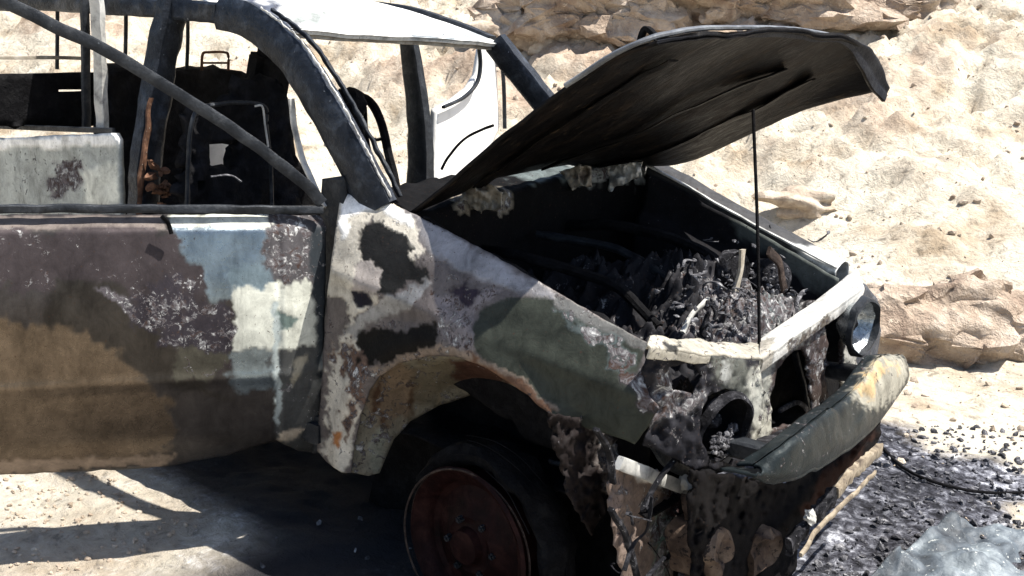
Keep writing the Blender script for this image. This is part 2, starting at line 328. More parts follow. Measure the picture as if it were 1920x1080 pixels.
# ================================================================ THE SETTING
def hill_h(x, y):
    s = .22 * -x + .975 * y
    t = np.clip((s - 2.7) / 2.0, 0, None); h = np.where(t < 1, .5 * t * t, t - .5) * 2.0 * .50
    h = h * (1 - .35 * np.clip((s - 9) / 20, 0, 1))
    return h
def ground_mesh():
    # one sheet, fine near the wreck and coarse toward the horizon
    def axis(c, a, b, fine, n0):
        near = np.arange(c - n0, c + n0, fine); out = [near]
        k = fine; p = c + n0
        up = []
        while p < b: up.append(p); k *= 1.07; p += k
        k = fine; p = c - n0 - fine; dn = []
        while p > a: dn.append(p); k *= 1.07; p -= k
        return np.array(dn[::-1] + near.tolist() + up)
    xs = axis(-1.8, -160, 160, .05, 5.6); ys = axis(4.2, -160, 160, .05, 5.6)
    X, Y = np.meshgrid(xs, ys); X = X.ravel(); Y = Y.ravel()
    Z = hill_h(X, Y); P = np.stack([X, Y, Z], 1); sl = np.clip((.22 * -X + .975 * Y - 2.0) / 2.5, 0, 1)
    dist = np.hypot(X + 1.8, Y - 4.2)
    near = dist < 12
    Pn = P.copy(); n1 = np.zeros(len(P)); n2 = np.zeros(len(P)); n3 = np.zeros(len(P))
    n1[:] = nz(Pn, .55, 4, 3.0); n2[near] = nz(Pn[near], 2.6, 4, 8.0); n3[near] = nz(Pn[near], 9, 3, 1.0)
    ledge = np.abs(np.where(near, n2, 0))
    hv = np.clip((.22 * -X + .975 * Y - 4.2) / 1.5, .12, 1) * np.clip(1.15 - (X + 1.5) * .25, .3, 1)
    Z = Z + n1 * .28 * sl + (.22 * (.22 - ledge) + n2 * .10 + n3 * .045) * sl * hv * near + n3 * .02 * sl * near + (n2 * .02 + n3 * .012) * (1 - sl) * near
    me = bpy.data.meshes.new('ground'); nx = len(xs)
    idx = np.arange(len(X)).reshape(len(ys), nx)
    F = np.stack([idx[:-1, :-1], idx[:-1, 1:], idx[1:, 1:], idx[1:, :-1]], -1).reshape(-1, 4)
    me.from_pydata(np.stack([X, Y, Z], 1).tolist(), [], F.tolist()); me.update()
    # burnt patch: ash lies round the engine end of the wreck
    G = [UZ(a, b, 0)[:2] for a, b in [(1690, 800), (1820, 870), (1960, 900), (1990, 1130)]]
    G += [np.array(p) for p in [(1.2, -.3), (.5, -1.25), (-.2, -1.3), (-.62, -.98), (-1.0, -.55), (-1.6, -.7), (-1.9, -.2), (-1.6, .9), (-.4, 1.3)]]
    Q = np.stack([X, Y], 1); a = np.zeros(len(X)); w = nz(np.c_[Q, np.zeros(len(Q))][near], 3.5, 3, 6.) * .22
    a[near] = np.clip(.5 + (sdist(Q[near], G) + w) / .16, 0, 1)
    soot_shade_ring = np.clip(1.15 - np.hypot((X + 1.0) / 1.5, (Y + .7) / 1.35) + np.where(near, nz(P, 2.1, 4, 5.5), 0) * .5, 0, 1); lit = np.clip((-.62 - X) / .25, 0, 1) * np.clip((-.80 - Y) / .12 + (-.9 - X) * 1.2, 0, 1)  # ring: soot, deepened to paint in the car's shade; lit keeps sunlit ground pale
    a = a * (1 - .8 * lit); a = np.maximum(a, np.clip(soot_shade_ring * 3, 0, 1) * (.97 - .72 * lit))
    sv = .22 * -X + .975 * Y; rk = np.clip((n1 - .02) * 2.0 + n2 * .9, 0, 1) * np.clip((sv - 4.6) / 1.2, 0, .9) * np.clip(1.1 - (X + 2.0) * .28, .15, 1)
    at = me.color_attributes.new('cover', 'FLOAT_COLOR', 'POINT'); at.data.foreach_set('color', np.stack([a, rk, np.clip(soot_shade_ring * 2.2, 0, 1) * (1 - lit), np.ones(len(a))], 1).ravel())
    m, t, b = mat_base('sandy_ground')
    A = N(t, 'ShaderNodeAttribute', attribute_name='cover'); sp = N(t, 'ShaderNodeSeparateColor'); t.links.new(A.outputs['Color'], sp.inputs[0])
    n = nnoise(t, 1.7, 8, .62, .3); r = ramp(t, [(.34, (.34, .27, .19)), (.46, (.52, .455, .36)), (.60, (.62, .57, .47))]); t.links.new(n.outputs[0], r.inputs[0])
    nf = nnoise(t, 13, 6, .7, .6); rf = ramp(t, [(.34, .50), (.44, .90), (.6, 1.06)]); t.links.new(nf.outputs[0], rf.inputs[0])
    col = mixc(t, 1., r.outputs[0], rf.outputs[0], 'MULTIPLY')
    # brown rock
    n4 = nnoise(t, 5, 8, .7, .5); r4 = ramp(t, [(.35, (.20, .14, .10)), (.5, (.38, .29, .22)), (.65, (.54, .46, .37))]); t.links.new(n4.outputs[0], r4.inputs[0])
    col = mixc(t, sp.outputs[1], col, r4.outputs[0])
    # pebbles and dark grit
    v = N(t, 'ShaderNodeTexVoronoi'); v.inputs['Scale'].default_value = 34; tc = N(t, 'ShaderNodeTexCoord'); t.links.new(tc.outputs['Object'], v.inputs['Vector'])
    rv = ramp(t, [(.10, 1.), (.20, 0.)]); t.links.new(v.outputs['Distance'], rv.inputs[0])
    np_ = nnoise(t, 3.3, 3); rp = ramp(t, [(.5, 0.), (.6, .55)]); t.links.new(np_.outputs[0], rp.inputs[0])
    mm = N(t, 'ShaderNodeMath', operation='MULTIPLY'); t.links.new(rv.outputs[0], mm.inputs[0]); t.links.new(rp.outputs[0], mm.inputs[1])
    col = mixc(t, mm.outputs[0], col, (.22, .15, .11))
    # ash
    na = nnoise(t, 24, 8, .75, .5); ra = ramp(t, [(.34, (.012, .012, .015)), (.46, (.045, .046, .055)), (.56, (.15, .155, .175)), (.66, (.45, .46, .48))]); t.links.new(na.outputs[0], ra.inputs[0])
    nb = nnoise(t, 3, 4, .6); rb = ramp(t, [(.40, (.40, .40, .43)), (.55, (.95, .95, 1.)), (.66, (2.3, 2.3, 2.3))]); t.links.new(nb.outputs[0], rb.inputs[0])
    ash = mixc(t, 1., ra.outputs[0], rb.outputs[0], 'MULTIPLY')
    ash = mixc(t, sp.outputs[2], ash, (.026, .026, .030)); col = mixc(t, sp.outputs[0], col, ash)  # ring channel darkens the ash, painted shade on top of soot
    t.links.new(col, b.inputs['Base Color']); b.inputs['Roughness'].default_value = .95
    b.inputs['Specular IOR Level'].default_value = .15
    ad = N(t, 'ShaderNodeMath', operation='MULTIPLY_ADD'); t.links.new(nf.outputs[0], ad.inputs[0]); ad.inputs[1].default_value = 1.5; t.links.new(n4.outputs[0], ad.inputs[2])
    a2 = N(t, 'ShaderNodeMath', operation='ADD'); t.links.new(ad.outputs[0], a2.inputs[0]); t.links.new(na.outputs[0], a2.inputs[1])
    bump(t, b, a2.outputs[0], .9, .022)
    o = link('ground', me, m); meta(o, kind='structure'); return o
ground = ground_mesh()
M_STONE = mottled('pale_stone', [(.20, .15, .11), (.38, .31, .24), (.56, .50, .41)], 9, .95, 0, (.22, .16, .12), .64, 30, .8, .02)
M_BROCK = mottled('brown_rock', [(.22, .155, .115), (.38, .30, .23), (.54, .46, .38)], 4, .95, 0, (.56, .46, .36), .60, 16, 1., .05)
def gz(x, y): return float(hill_h(np.array(x), np.array(y)))
from mathutils.bvhtree import BVHTree
def tree_of(o): return BVHTree.FromPolygons([v.co.copy() for v in o.data.vertices], [tuple(p.vertices) for p in o.data.polygons])
GT = tree_of(ground)
def gpoint(px, py):
    d = Vector(rays(px, py).tolist()).normalized(); h = GT.ray_cast(Vector(O.tolist()), d)[0]; return h
def gheight(x, y):
    h = GT.ray_cast(Vector((x, y, 30)), Vector((0, 0, -1)))[0]; return h.z if h else 0.
bm = bmesh.new()                                  # loose stones over slope and flat, beyond counting
for _ in range(5200):
    x = random.uniform(-8, 4); y = random.uniform(.6, 9.5)
    if -3.6 < x < 1.0 and y < 1.3: continue
    r = .006 + .030 * random.random() ** 5; lump(bm, (x, y, gheight(x, y) + r * .2), r, (1, .8, .6), .3, 1)
for _ in range(700):
    x = random.uniform(-2.4, -.95); y = random.uniform(-1.9, -.95)
    lump(bm, (x, y, gheight(x, y) + .002), random.uniform(.004, .013), (1, .8, .6), .3, 1)
meta(fin('gravel', bm, M_STONE, None, False), 'pale loose gravel and small stones strewn over the sandy slope', 'gravel', 'stuff')
bm = bmesh.new()                                  # ash and cinders
for _ in range(1500):
    px = random.uniform(1440, 1960); py = random.uniform(800, 1110); p = UZ(px, py, 0)
    if p[0] < .75 and p[1] < .9: continue
    if random.random() < .75 * (px < 1640 and py < 950): continue
    r = .005 + .016 * random.random() ** 3; lump(bm, (p[0], p[1], gheight(p[0], p[1]) + r * .3), r, (1, .8, .45), .5, 1)
for _ in range(30):
    x, y = random.uniform(-.7, .7), random.uniform(-1.2, -.4); lump(bm, (x, y, gheight(x, y) + .004), random.uniform(.005, .018), (1, .8, .5), .5, 1)
meta(fin('ash_debris', bm, M_ASH, None, False), 'dark ash and pale cinders scattered on the burnt ground by the front bumper', 'ash', 'stuff')
def rock(px, py, r, sq, label, mat=M_BROCK, sub=5, sink=.35):
    p = gpoint(px, py)
    bm = bmesh.new(); lump(bm, (0, 0, 0), r, sq, .30, sub, 1.7, rot=Matrix.Rotation(.6, 3, 'Z'))
    for v in bm.verts: v.co += mnoise.noise_vector(v.co * 9) * r * .10; v.co.x += (abs(mnoise.noise(v.co * 5)) - .2) * r * .3
    o = fin('rock', bm, mat, None); o.location = p + Vector((0, 0, r * sq[2] * (.5 - sink))); meta(o, label, 'rock'); return o
rock(1775, 640, .62, (1.1, .5, .52), 'brown rough rock outcrop at the foot of the slope right of the far headlight')
rock(1500, 385, .20, (1.3, .7, .5), 'small tan rock on the pale slope right of the hood prop rod', M_STONE, 4)
rock(1130, 45, .75, (1.3, .6, .55), 'brown weathered boulder high on the slope above the open hood', M_BROCK, 5)
rock(1420, 15, .7, (1.5, .6, .45), 'brown rock ledge on the slope above the front of the open hood', M_BROCK, 5)
rock(985, 80, .45, (1.2, .6, .6), 'tan boulder on the slope right of the white roof edge', M_STONE, 5)
rock(1690, 20, .5, (1.5, .6, .4), 'low brown rock near the upper right end of the slope', M_BROCK, 5)
# ================================================================ THE WRECK
CAR = bpy.data.objects.new('burnt_pickup', None); C.objects.link(CAR)
meta(CAR, 'burnt-out pale pickup truck with open hood and open near door on bare wheel rims', 'pickup truck')
# ---- near front fender
def F_fender(P):
    x, y, z = P[..., 0], P[..., 1], P[..., 2]
    zt = 1.19 - .20 * (x + .49); k = np.clip((z - (zt - .26)) / .26, 0, 1.25)
    r = np.hypot(x - .03, z - .36); fl = .028 * np.exp(-((r - .47) / .05) ** 2)
    crease = .012 * np.exp(-((z - (.90 - .12 * x)) / .03) ** 2)
    low = np.clip(.62 - z, 0, 1)
    g = -.815 + .115 * k ** 2.2 - fl - crease + low * .06 + .02 * np.clip(x - .3, 0, 1) ** 2 * 8
    return y - g
SF = lambda a, b: US(a, b, F_fender)
cream = ((.46, .43, .37), .5, 0, .22); soot = ((.035, .033, .032), .6, 0, .1); grey = ((.20, .18, .18), .55, .1, .25)
green = ((.075, .082, .068), .38, .1, .02); brown = ((.13, .09, .075), .75, 0, .35); dirty = ((.42, .38, .31), .6, 0, .35)
white = ((.80, .80, .78), .4, 0, .0)
fender_out = [(640, 360), (690, 372), (735, 382), (775, 400), (850, 438), (960, 497), (1040, 545), (1130, 597), (1215, 642), (1228, 672), (1205, 700),
    (1216, 740), (1235, 765), (1215, 800), (1190, 832), (1130, 812), (1075, 795), (1032, 778), (990, 742), (935, 705), (895, 682), (850, 668), (800, 668), (750, 682),
    (712, 705), (692, 735), (676, 780), (664, 835), (658, 888), (640, 886), (612, 866), (594, 845), (604, 700), (612, 560), (628, 440)]
sheet('fender', fender_out, SF, P_PANEL, CAR, step=4, thick=.006, dents=.006, dscale=5, rough=2, base=((.115, .102, .10), .50, .3, .30), layers=[
    ([(775, 395), (850, 435), (1040, 545), (1050, 580), (960, 540), (850, 500), (800, 470)], ((.30, .285, .28), .36, .55, .10), 16, 8),
    ([(630, 350), (760, 385), (785, 430), (790, 480), (760, 500), (740, 440), (690, 405), (672, 460), (690, 510), (720, 540), (700, 580), (650, 590), (620, 700), (600, 850), (640, 890), (668, 830), (672, 760), (660, 690), (690, 640), (660, 600), (650, 560), (600, 560), (600, 400)], cream, 8, 12),
    ([(640, 360), (690, 368), (775, 400), (772, 425), (740, 405), (700, 392), (660, 400), (645, 450), (635, 450)], white, 8, 6),  # tip paint whitened for the sun falling on it
    ([(660, 500), (690, 470), (715, 500), (718, 545), (690, 560), (660, 550)], ((.30, .27, .25), .5, 0, .1), 6, 8),
    ([(675, 440), (690, 415), (720, 412), (745, 430), (768, 455), (765, 480), (790, 495), (808, 520), (780, 525), (755, 535), (735, 560), (712, 556), (718, 520), (700, 490), (672, 480)], ((.013, .013, .013), .55, 0, .05), 4, 9),
    ([(655, 540), (690, 548), (700, 575), (670, 572)], ((.008, .008, .014), .6, 0, 0), 4, 4),
    ([(640, 620), (730, 560), (800, 520), (812, 530), (770, 580), (700, 610), (660, 640)], ((.26, .26, .26), .45, .4, .25), 8, 8),
    ([(670, 625), (760, 615), (825, 598), (820, 650), (750, 665), (690, 690), (668, 680)], ((.006, .0055, .005), .6, 0, .05), 4, 8),
    ([(820, 560), (950, 540), (880, 600), (890, 650), (850, 650), (825, 620)], ((.20, .18, .185), .5, .2, .46), 12, 12),
    ([(840, 540), (870, 530), (895, 545), (885, 575), (850, 570)], ((.025, .02, .03), .6, 0, .3), 6, 8),
    ([(900, 590), (950, 560), (1030, 555), (1130, 610), (1210, 660), (1200, 700), (1215, 740), (1235, 780), (1190, 840), (1040, 790), (960, 720), (895, 660), (885, 620)], ((.034, .038, .031), .40, .1, .0), 5, 5),
    ([(1035, 570), (1060, 575), (1130, 620), (1190, 660), (1195, 690), (1165, 700), (1130, 660), (1080, 610)], ((.09, .11, .11), .5, .1, .62), 8, 14),
    ([(1165, 700), (1200, 700), (1245, 765), (1235, 790), (1195, 770)], ((.06, .055, .06), .6, .1, .72), 8, 14),
    ([(1040, 548), (1130, 597), (1215, 642), (1218, 660), (1130, 620), (1040, 570)], ((.13, .13, .125), .5, .2, .3), 5, 5),
    ([(1035, 778), (990, 742), (935, 700), (850, 664), (760, 676), (705, 706), (695, 695), (760, 660), (850, 648), (940, 685), (1000, 728), (1045, 770)], ((.20, .16, .13), .7, 0, .38), 7, 9),
    ([(870, 655), (1000, 730), (1040, 775), (1030, 785), (985, 745), (900, 690)], ((.13, .075, .05), .8, 0, .34), 6, 9),
    ([(640, 640), (665, 650), (690, 700), (665, 760), (655, 820), (640, 800), (650, 720), (630, 680)], ((.13, .085, .065), .75, 0, .5), 10, 16),
    ([(625, 810), (640, 815), (636, 845), (622, 835)], ((.30, .13, .05), .8, 0, .2), 5, 4)])
# wheel-arch liner: dishes inward from the arch edge
def F_liner(P):
    x, y, z = P[..., 0], P[..., 1], P[..., 2]; r = np.hypot(x - .03, z - .36)
    return y - (-.805 + np.clip(.46 - r, 0, .5) * 1.35)
sheet('arch_liner', [(655, 886), (662, 835), (676, 775), (694, 732), (715, 702), (752, 680), (800, 668), (850, 668), (900, 685), (950, 712), (1030, 775), (985, 748), (940, 735), (880, 742), (820, 762), (770, 790), (738, 825), (718, 870), (712, 888), (690, 892)],
    lambda a, b: US(a, b, F_liner), P_PANEL, CAR, step=6, thick=.005, dents=.006, rough=2, base=((.17, .155, .12), .75, 0, .38), layers=[
    ([(680, 720), (750, 670), (800, 720), (760, 790), (700, 800)], ((.15, .11, .075), .8, 0, .36), 20, 14),
    ([(700, 730), (712, 720), (722, 800), (712, 860)], ((.07, .04, .025), .8, 0, .4), 6, 12),
    ([(770, 690), (780, 686), (782, 770), (768, 780)], ((.06, .035, .02), .8, 0, .4), 6, 12),
    ([(825, 680), (838, 680), (836, 745), (826, 755)], ((.30, .24, .15), .8, 0, .3), 5, 10),
    ([(760, 690), (850, 680), (880, 700), (850, 740), (790, 760)], ((.10, .085, .06), .8, 0, .3), 20, 14),
    ([(850, 660), (900, 680), (1030, 775), (960, 740), (900, 735), (860, 710)], ((.05, .025, .018), .85, 0, .3), 10, 12),
    ([(690, 820), (720, 800), (712, 890), (690, 892)], ((.20, .20, .16), .75, 0, .4), 10, 10)])
# inner apron behind the wheel, chassis side, near inner wing
sheet('inner_apron', [(700, 900), (725, 800), (800, 740), (980, 715), (1080, 770), (1250, 820), (1290, 940), (1260, 1130), (650, 1130)], lambda a, b: UY(a, b, -.42), M_SOOT, CAR, step=14, thick=.01, dents=.02)
iw = [UY(a, b, -.70) for a, b in [(790, 412), (860, 452), (960, 508), (1040, 556), (1130, 608), (1205, 648)]]
grid_mesh('inner_wing', [iw, [p + np.array([0, .05, -.03]) for p in iw], [p + np.array([0, .09, -.25]) for p in iw], [p + np.array([0, .09, -.5]) for p in iw]], M_SOOT, CAR, .006, 30, 50, dents=.02, dscale=9)
# ---- far fender
def F_far(P):
    x, y, z = P[..., 0], P[..., 1], P[..., 2]; return y - (.80 + 0 * x)
top_n = [UY(a, b, .66) for a, b in [(1215, 312), (1290, 352), (1400, 415), (1500, 468), (1570, 505)]]
top_f = [p + np.array([.0, .085, .018]) for p in top_n]; top_o = [p + np.array([0, .135, -.06]) for p in top_n]; top_d = [p + np.array([0, .15, -.45]) for p in top_n]
top_i = [p + np.array([0, -.005, -.03]) for p in top_n]
grid_mesh('far_fender', [top_i, top_n, top_f, top_o, top_d], P_PANEL, CAR, .005, 30, 60, dents=.004, base=((.05, .05, .052), .5, .2, .2), layers=[
    ([(1480, 455), (1560, 470), (1630, 510), (1580, 530), (1500, 480)], ((.55, .56, .55), .4, 0, .1), 12, 8)])
bar('fender_seam', [p + np.array([0, -.008, .006]) for p in top_n], .016, .008, M_STEELW, CAR, n=40, lumps=.003)
ap = [UY(a, b, .63) for a, b in [(1215, 325), (1290, 362), (1400, 425), (1500, 478), (1575, 520)]]
grid_mesh('far_inner_wing', [ap, [p + np.array([0, -.02, -.13]) for p in ap], [p + np.array([0, -.07, -.2]) for p in ap], [p + np.array([0, -.09, -.5]) for p in ap]], P_PANEL, CAR, .005, 30, 40, dents=.008,
    base=((.010, .010, .012), .75, 0, .15), layers=[([(1370, 415), (1450, 430), (1580, 510), (1590, 560), (1500, 530), (1440, 480), (1390, 450)], ((.085, .095, .09), .55, .1, .14), 14, 10)])
# ---- front end: slam panel, struts, lamps
xF = .66
a0 = UX(1424, 662, xF + .01); a1 = UX(1520, 600, xF + .01); a2 = UX(1616, 528, xF)
def strip(name, front, back, mat, drop=.045, lip=.02, dents=.006, base=None, layers=()):
    f = [np.array(p) for p in front]; b = [np.array(p) for p in back]
    rows = [[p + np.array([-.005, 0, -drop]) for p in b], b, f, [p + np.array([.006, 0, -lip]) for p in f], [p + np.array([.002, 0, -drop]) for p in f]]
    return grid_mesh(name, rows, mat, CAR, .005, 40, 90, dents=dents, dscale=9, base=base, layers=layers)
zt = lambda p, dz: p + np.array([0, 0, dz])
fr = [UX(1424, 668, .69), UX(1480, 628, .69), UX(1550, 580, .69), UX(1616, 532, .68)]
bk = [UX(1424, 640, .60), UX(1480, 600, .60), UX(1550, 552, .60), UX(1606, 505, .60)]
strip('slam_panel', fr, bk, P_PANEL, drop=.05, lip=.02, base=((.58, .58, .56), .5, 0, .22), layers=[([(1420, 640), (1450, 640), (1440, 700), (1418, 700)], ((.35, .33, .29), .5, 0, .3), 8, 8), ([(1470, 650), (1560, 590), (1560, 615), (1480, 670)], ((.16, .14, .12), .6, 0, .5), 8, 10)])
fr = [UX(1212, 648, .66), UX(1300, 659, .68), UX(1370, 665, .685), UX(1424, 669, .69)]
bk = [UX(1218, 634, .63), UX(1300, 640, .62), UX(1370, 646, .61), UX(1424, 645, .60)]
strip('lamp_header', fr, bk, P_PANEL, drop=.03, lip=.008, base=((.36, .34, .29), .5, 0, .32), layers=[([(1240, 645), (1275, 643), (1270, 660), (1245, 662)], ((.03, .03, .03), .6, 0, .3), 5, 6)])
sheet('grille_frame', [(1420, 662), (1480, 630), (1550, 582), (1618, 536), (1610, 640), (1602, 742), (1545, 778), (1440, 838), (1416, 842), (1424, 750)], lambda a, b: UX(a, b, .675), P_PANEL, CAR,
    holes=[[(1450, 805), (1446, 745), (1458, 695), (1486, 658), (1508, 650), (1518, 700), (1522, 775), (1490, 795)], [(1553, 604), (1580, 586), (1578, 735), (1549, 756)]], step=5, thick=.012, dents=.012, dscale=9, rough=8, crumple=.03,
    base=((.06, .045, .042), .7, 0, .46), layers=[([(1418, 655), (1450, 650), (1446, 700), (1440, 840), (1412, 842)], ((.34, .34, .30), .5, 0, .34), 6, 8), ([(1420, 655), (1620, 525), (1620, 560), (1560, 600), (1470, 670), (1430, 690)], ((.30, .29, .26), .5, 0, .36), 10, 12),
    ([(1583, 560), (1618, 540), (1606, 745), (1580, 750)], ((.36, .36, .33), .5, 0, .3), 5, 8)])
bar('grille_sill', [UX(1412, 838, .70), UX(1480, 815, .70), UX(1540, 775, .70), UX(1600, 740, .68)], .05, .03, M_CHAR, CAR, n=20, lumps=.01)
# radiator remains: black, seen through the grille opening, one torn triangular brace
sheet('radiator', [(1425, 690), (1600, 580), (1590, 790), (1430, 880)], lambda a, b: UX(a, b, .50), M_SOOT, CAR, step=12, thick=.03, dents=.02, rough=4)
bar('radiator_brace', [UX(1490, 660, .58), UX(1505, 720, .58), UX(1520, 790, .58)], .02, .015, M_SOOTMET, CAR, n=8, lumps=.004)
bar('radiator_brace', [UX(1462, 770, .60), UX(1500, 755, .60), UX(1528, 790, .60)], .012, .015, M_ASH, CAR, n=8, lumps=.004)
# near lamp: fender nose plate and bowl
def F_nose(P):
    x, y, z = P[..., 0], P[..., 1], P[..., 2]; return x - (.70 - .10 * np.clip((-.55 - y) / .25, 0, 1.3) ** 2 + 0 * z)
sheet('nose_panel', [(1215, 650), (1300, 664), (1424, 672), (1432, 740), (1428, 800), (1412, 850), (1395, 880), (1300, 880), (1240, 850), (1205, 835), (1235, 770), (1215, 735), (1205, 700)],
    lambda a, b: US(a, b, F_nose), P_PANEL, CAR, holes=[[(1312, 790), (1325, 745), (1360, 728), (1395, 745), (1406, 790), (1400, 840), (1370, 868), (1332, 858), (1315, 830)], [(1255, 690), (1300, 680), (1318, 705), (1300, 738), (1262, 735)]],
    step=6, thick=.006, dents=.014, dscale=9, rough=5, crumple=.03, base=((.016, .016, .02), .7, .1, .30), layers=[
    ([(1330, 672), (1424, 672), (1430, 740), (1400, 750), (1350, 720)], ((.10, .105, .095), .5, .1, .35), 10, 10),
    ([(1355, 670), (1375, 690), (1370, 730), (1352, 700)], ((.30, .31, .30), .45, .1, .35), 8, 10),
    ([(1220, 690), (1255, 700), (1260, 770), (1225, 790)], ((.10, .10, .11), .6, .1, .62), 10, 16),
    ([(1400, 680), (1430, 680), (1430, 850), (1410, 840)], ((.36, .36, .32), .5, 0, .3), 6, 8),
    ([(1250, 745), (1330, 735), (1330, 765), (1270, 775)], ((.10, .10, .11), .6, 0, .62), 8, 12)])
def lamp(name, c, r, axis, mat, ring, bulb=True):
    c = np.array(c); o = lathe(name, [(r * .12, -r * .95), (r * .5, -r * .85), (r * .85, -r * .5), (r, -.01), (r * 1.08, .008), (r * 1.12, -.004)], c, axis, mat, CAR, 60, .007)
    lathe('rim', [(r * 1.02, -.006), (r * 1.06, .016), (r * 1.16, .012), (r * 1.18, -.012)], c, axis, ring, o, 60, .010)
    if bulb:
        bm = bmesh.new(); lump(bm, c - np.array(axis) * r * .5, r * .28, (1, 1, 1), .2, 2); fin('bulb_holder', bm, M_CHAR, o)
    return o
n_lamp = lamp('headlight', UX(1358, 800, .70), .088, (.93, -.30, -.12), M_SOOT, M_CHAR)
f_lamp = lamp('headlight', UX(1618, 612, .745), .088, (1, -.12, 0), M_LAMP, M_SOOTMET)
bm = bmesh.new()
for k in range(120):
    a = random.uniform(3.4, 6.1); rr = random.uniform(.35, 1.05) * .082; c = UX(1358, 800, .70) + np.array([.002, math.cos(a) * rr, math.sin(a) * rr * .95]); lump(bm, c, random.uniform(.003, .010), (1, 1, .7), .5, 1)
fin('ash_crust', bm, M_ASH, n_lamp, False)
sheet('lamp_bezel', [(1596, 552), (1622, 532), (1645, 560), (1652, 620), (1640, 690), (1606, 735), (1586, 742), (1592, 640)], lambda a, b: UX(a, b, .655), P_PANEL, CAR, step=7, thick=.02, dents=.01, rough=3, base=((.07, .08, .10), .5, .2, .4),
    layers=[([(1600, 690), (1640, 680), (1625, 720), (1600, 740)], ((.08, .04, .04), .8, 0, .3), 8, 8)])
# ---- bumper: deep plastic-faced beam, curved in plan, drooping at the near end
bt = [(1.0, (.835, -.60, .685)),]
tops = [UX(1412, 878, .86), UX(1470, 838, .90), UX(1540, 782, .90), UX(1600, 735, .88), UX(1650, 672, .84), UX(1690, 672, .74)]
face_lo = [UX(1405, 893, .87), UX(1480, 893, .91), UX(1560, 855, .92), UX(1630, 800, .90), UX(1680, 735, .86), UX(1694, 715, .76)]
def mid(a, b, k, out): return [p + (q - p) * k + np.array([out, 0, 0]) for p, q in zip(a, b)]
backt = [p + np.array([-.045, .0, -.012]) for p in tops]; backl = [p + np.array([-.08, 0, 0]) for p in face_lo]
grid_mesh('bumper', [backt, mid(backt, tops, .9, 0), tops, mid(tops, face_lo, .06, .012), mid(tops, face_lo, .30, .018), mid(tops, face_lo, .62, .020), mid(tops, face_lo, .92, .010), face_lo, backl], P_PANEL, CAR, .008, 60, 110, dents=.012, dscale=9,
    base=((.016, .021, .023), .40, .3, .26), layers=[
    ([(1590, 745), (1640, 670), (1700, 670), (1700, 710), (1650, 770), (1600, 765)], ((.26, .25, .21), .5, 0, .25), 12, 12),
    ([(1600, 730), (1645, 680), (1665, 690), (1630, 745)], ((.40, .30, .17), .5, 0, .25), 12, 14)])
for y in (-.42, .50): bar('bumper_bracket', [(.62, y, .60), (.76, y, .61), (.86, y, .61)], .06, .05, M_SOOTMET, CAR, n=10, lumps=.006)
# lower valance bar, hanging stays, bent shrapnel
bar('valance_bar', [UX(1650, 842, .80), UX(1600, 885, .82), UX(1565, 925, .82)], .022, .045, M_TAN, CAR, n=30, lumps=.008, ls=30)
bar('valance_bar', [UX(1565, 925, .82), UX(1530, 962, .81), UX(1480, 1025, .82)], .026, .055, M_CHAR, CAR, n=30, lumps=.014, ls=26)
bm = bmesh.new(); lump(bm, UX(1520, 970, .835), .024, (.5, 1, .8), .35, 3); fin('valance_patch', bm, M_STEELW, CAR)
bar('valance_edge', [UX(1640, 885, .84), UX(1600, 928, .86), UX(1540, 985, .86), UX(1500, 1040, .86)], .010, .016, M_TAN, CAR, n=20, lumps=.006)
sheet('valance', [(1640, 850), (1655, 790), (1560, 865), (1480, 905), (1400, 900), (1300, 880), (1290, 960), (1310, 1130), (1480, 1130), (1500, 1010)], lambda a, b: UX(a, b, .74), P_PANEL, CAR, step=6, thick=.01, dents=.02, rough=9, crumple=.05,
    base=((.004, .0035, .004), .85, 0, .02), layers=[([(1500, 960), (1560, 880), (1640, 800), (1600, 900), (1520, 1000)], ((.03, .014, .010), .85, 0, .1), 10, 10)])
sheet('splash_panel', [(1150, 865), (1170, 855), (1225, 880), (1290, 908), (1296, 990), (1270, 1060), (1250, 1130), (1180, 1130), (1150, 1000), (1140, 920)], lambda a, b: UX(a, b, .56), P_PANEL, CAR, step=6, thick=.006, dents=.02, rough=9, crumple=.03,
    base=((.17, .13, .11), .7, 0, .34), layers=[([(1150, 860), (1230, 880), (1290, 905), (1290, 935), (1200, 900)], white, 8, 5), ([(1240, 900), (1300, 900), (1290, 1080), (1260, 1060)], ((.05, .03, .03), .8, 0, .5), 14, 12),
    ([(1220, 960), (1270, 960), (1250, 1130), (1230, 1100)], ((.12, .20, .17), .6, 0, .6), 12, 12)])
for q, w, mt in (([(1160, 868), (1225, 893), (1285, 915)], .035, M_STEELW), ([(1118, 806), (1142, 850), (1150, 905)], .010, M_CHAR), ([(1145, 955), (1175, 1010), (1195, 1085)], .014, M_CHAR),
                 ([(1295, 895), (1290, 960), (1300, 1040)], .025, M_SOOTMET), ([(1225, 830), (1255, 870), (1300, 890)], .03, M_SOOTMET)):
    bar('bracket', [UX(a, b, .60) for a, b in q], w, .018, mt, CAR, up=(1, 0, 0), n=24, lumps=.003)
bm = bmesh.new(); lump(bm, UX(1288, 905, .62), .022, (1, 1, 1), .4, 2); fin('mount_block', bm, M_STEELW, CAR)
M_TANS = mottled('tan_scale', [(.02, .013, .010), (.07, .048, .036), (.16, .12, .09)], 14, .8, 0, (.015, .012, .012), .56, 40, .8, .008)
for (px, py, r, mt) in ((1345, 1035, .070, M_TANS), (1432, 1030, .075, M_TANS)):
    lathe('crash_drum', [(.001, .01), (r * .5, .002), (r * .82, .014), (r, 0), (r, -.12)], UX(px, py, .755), (.95, -.25, .1), mt, CAR, 60, .035)
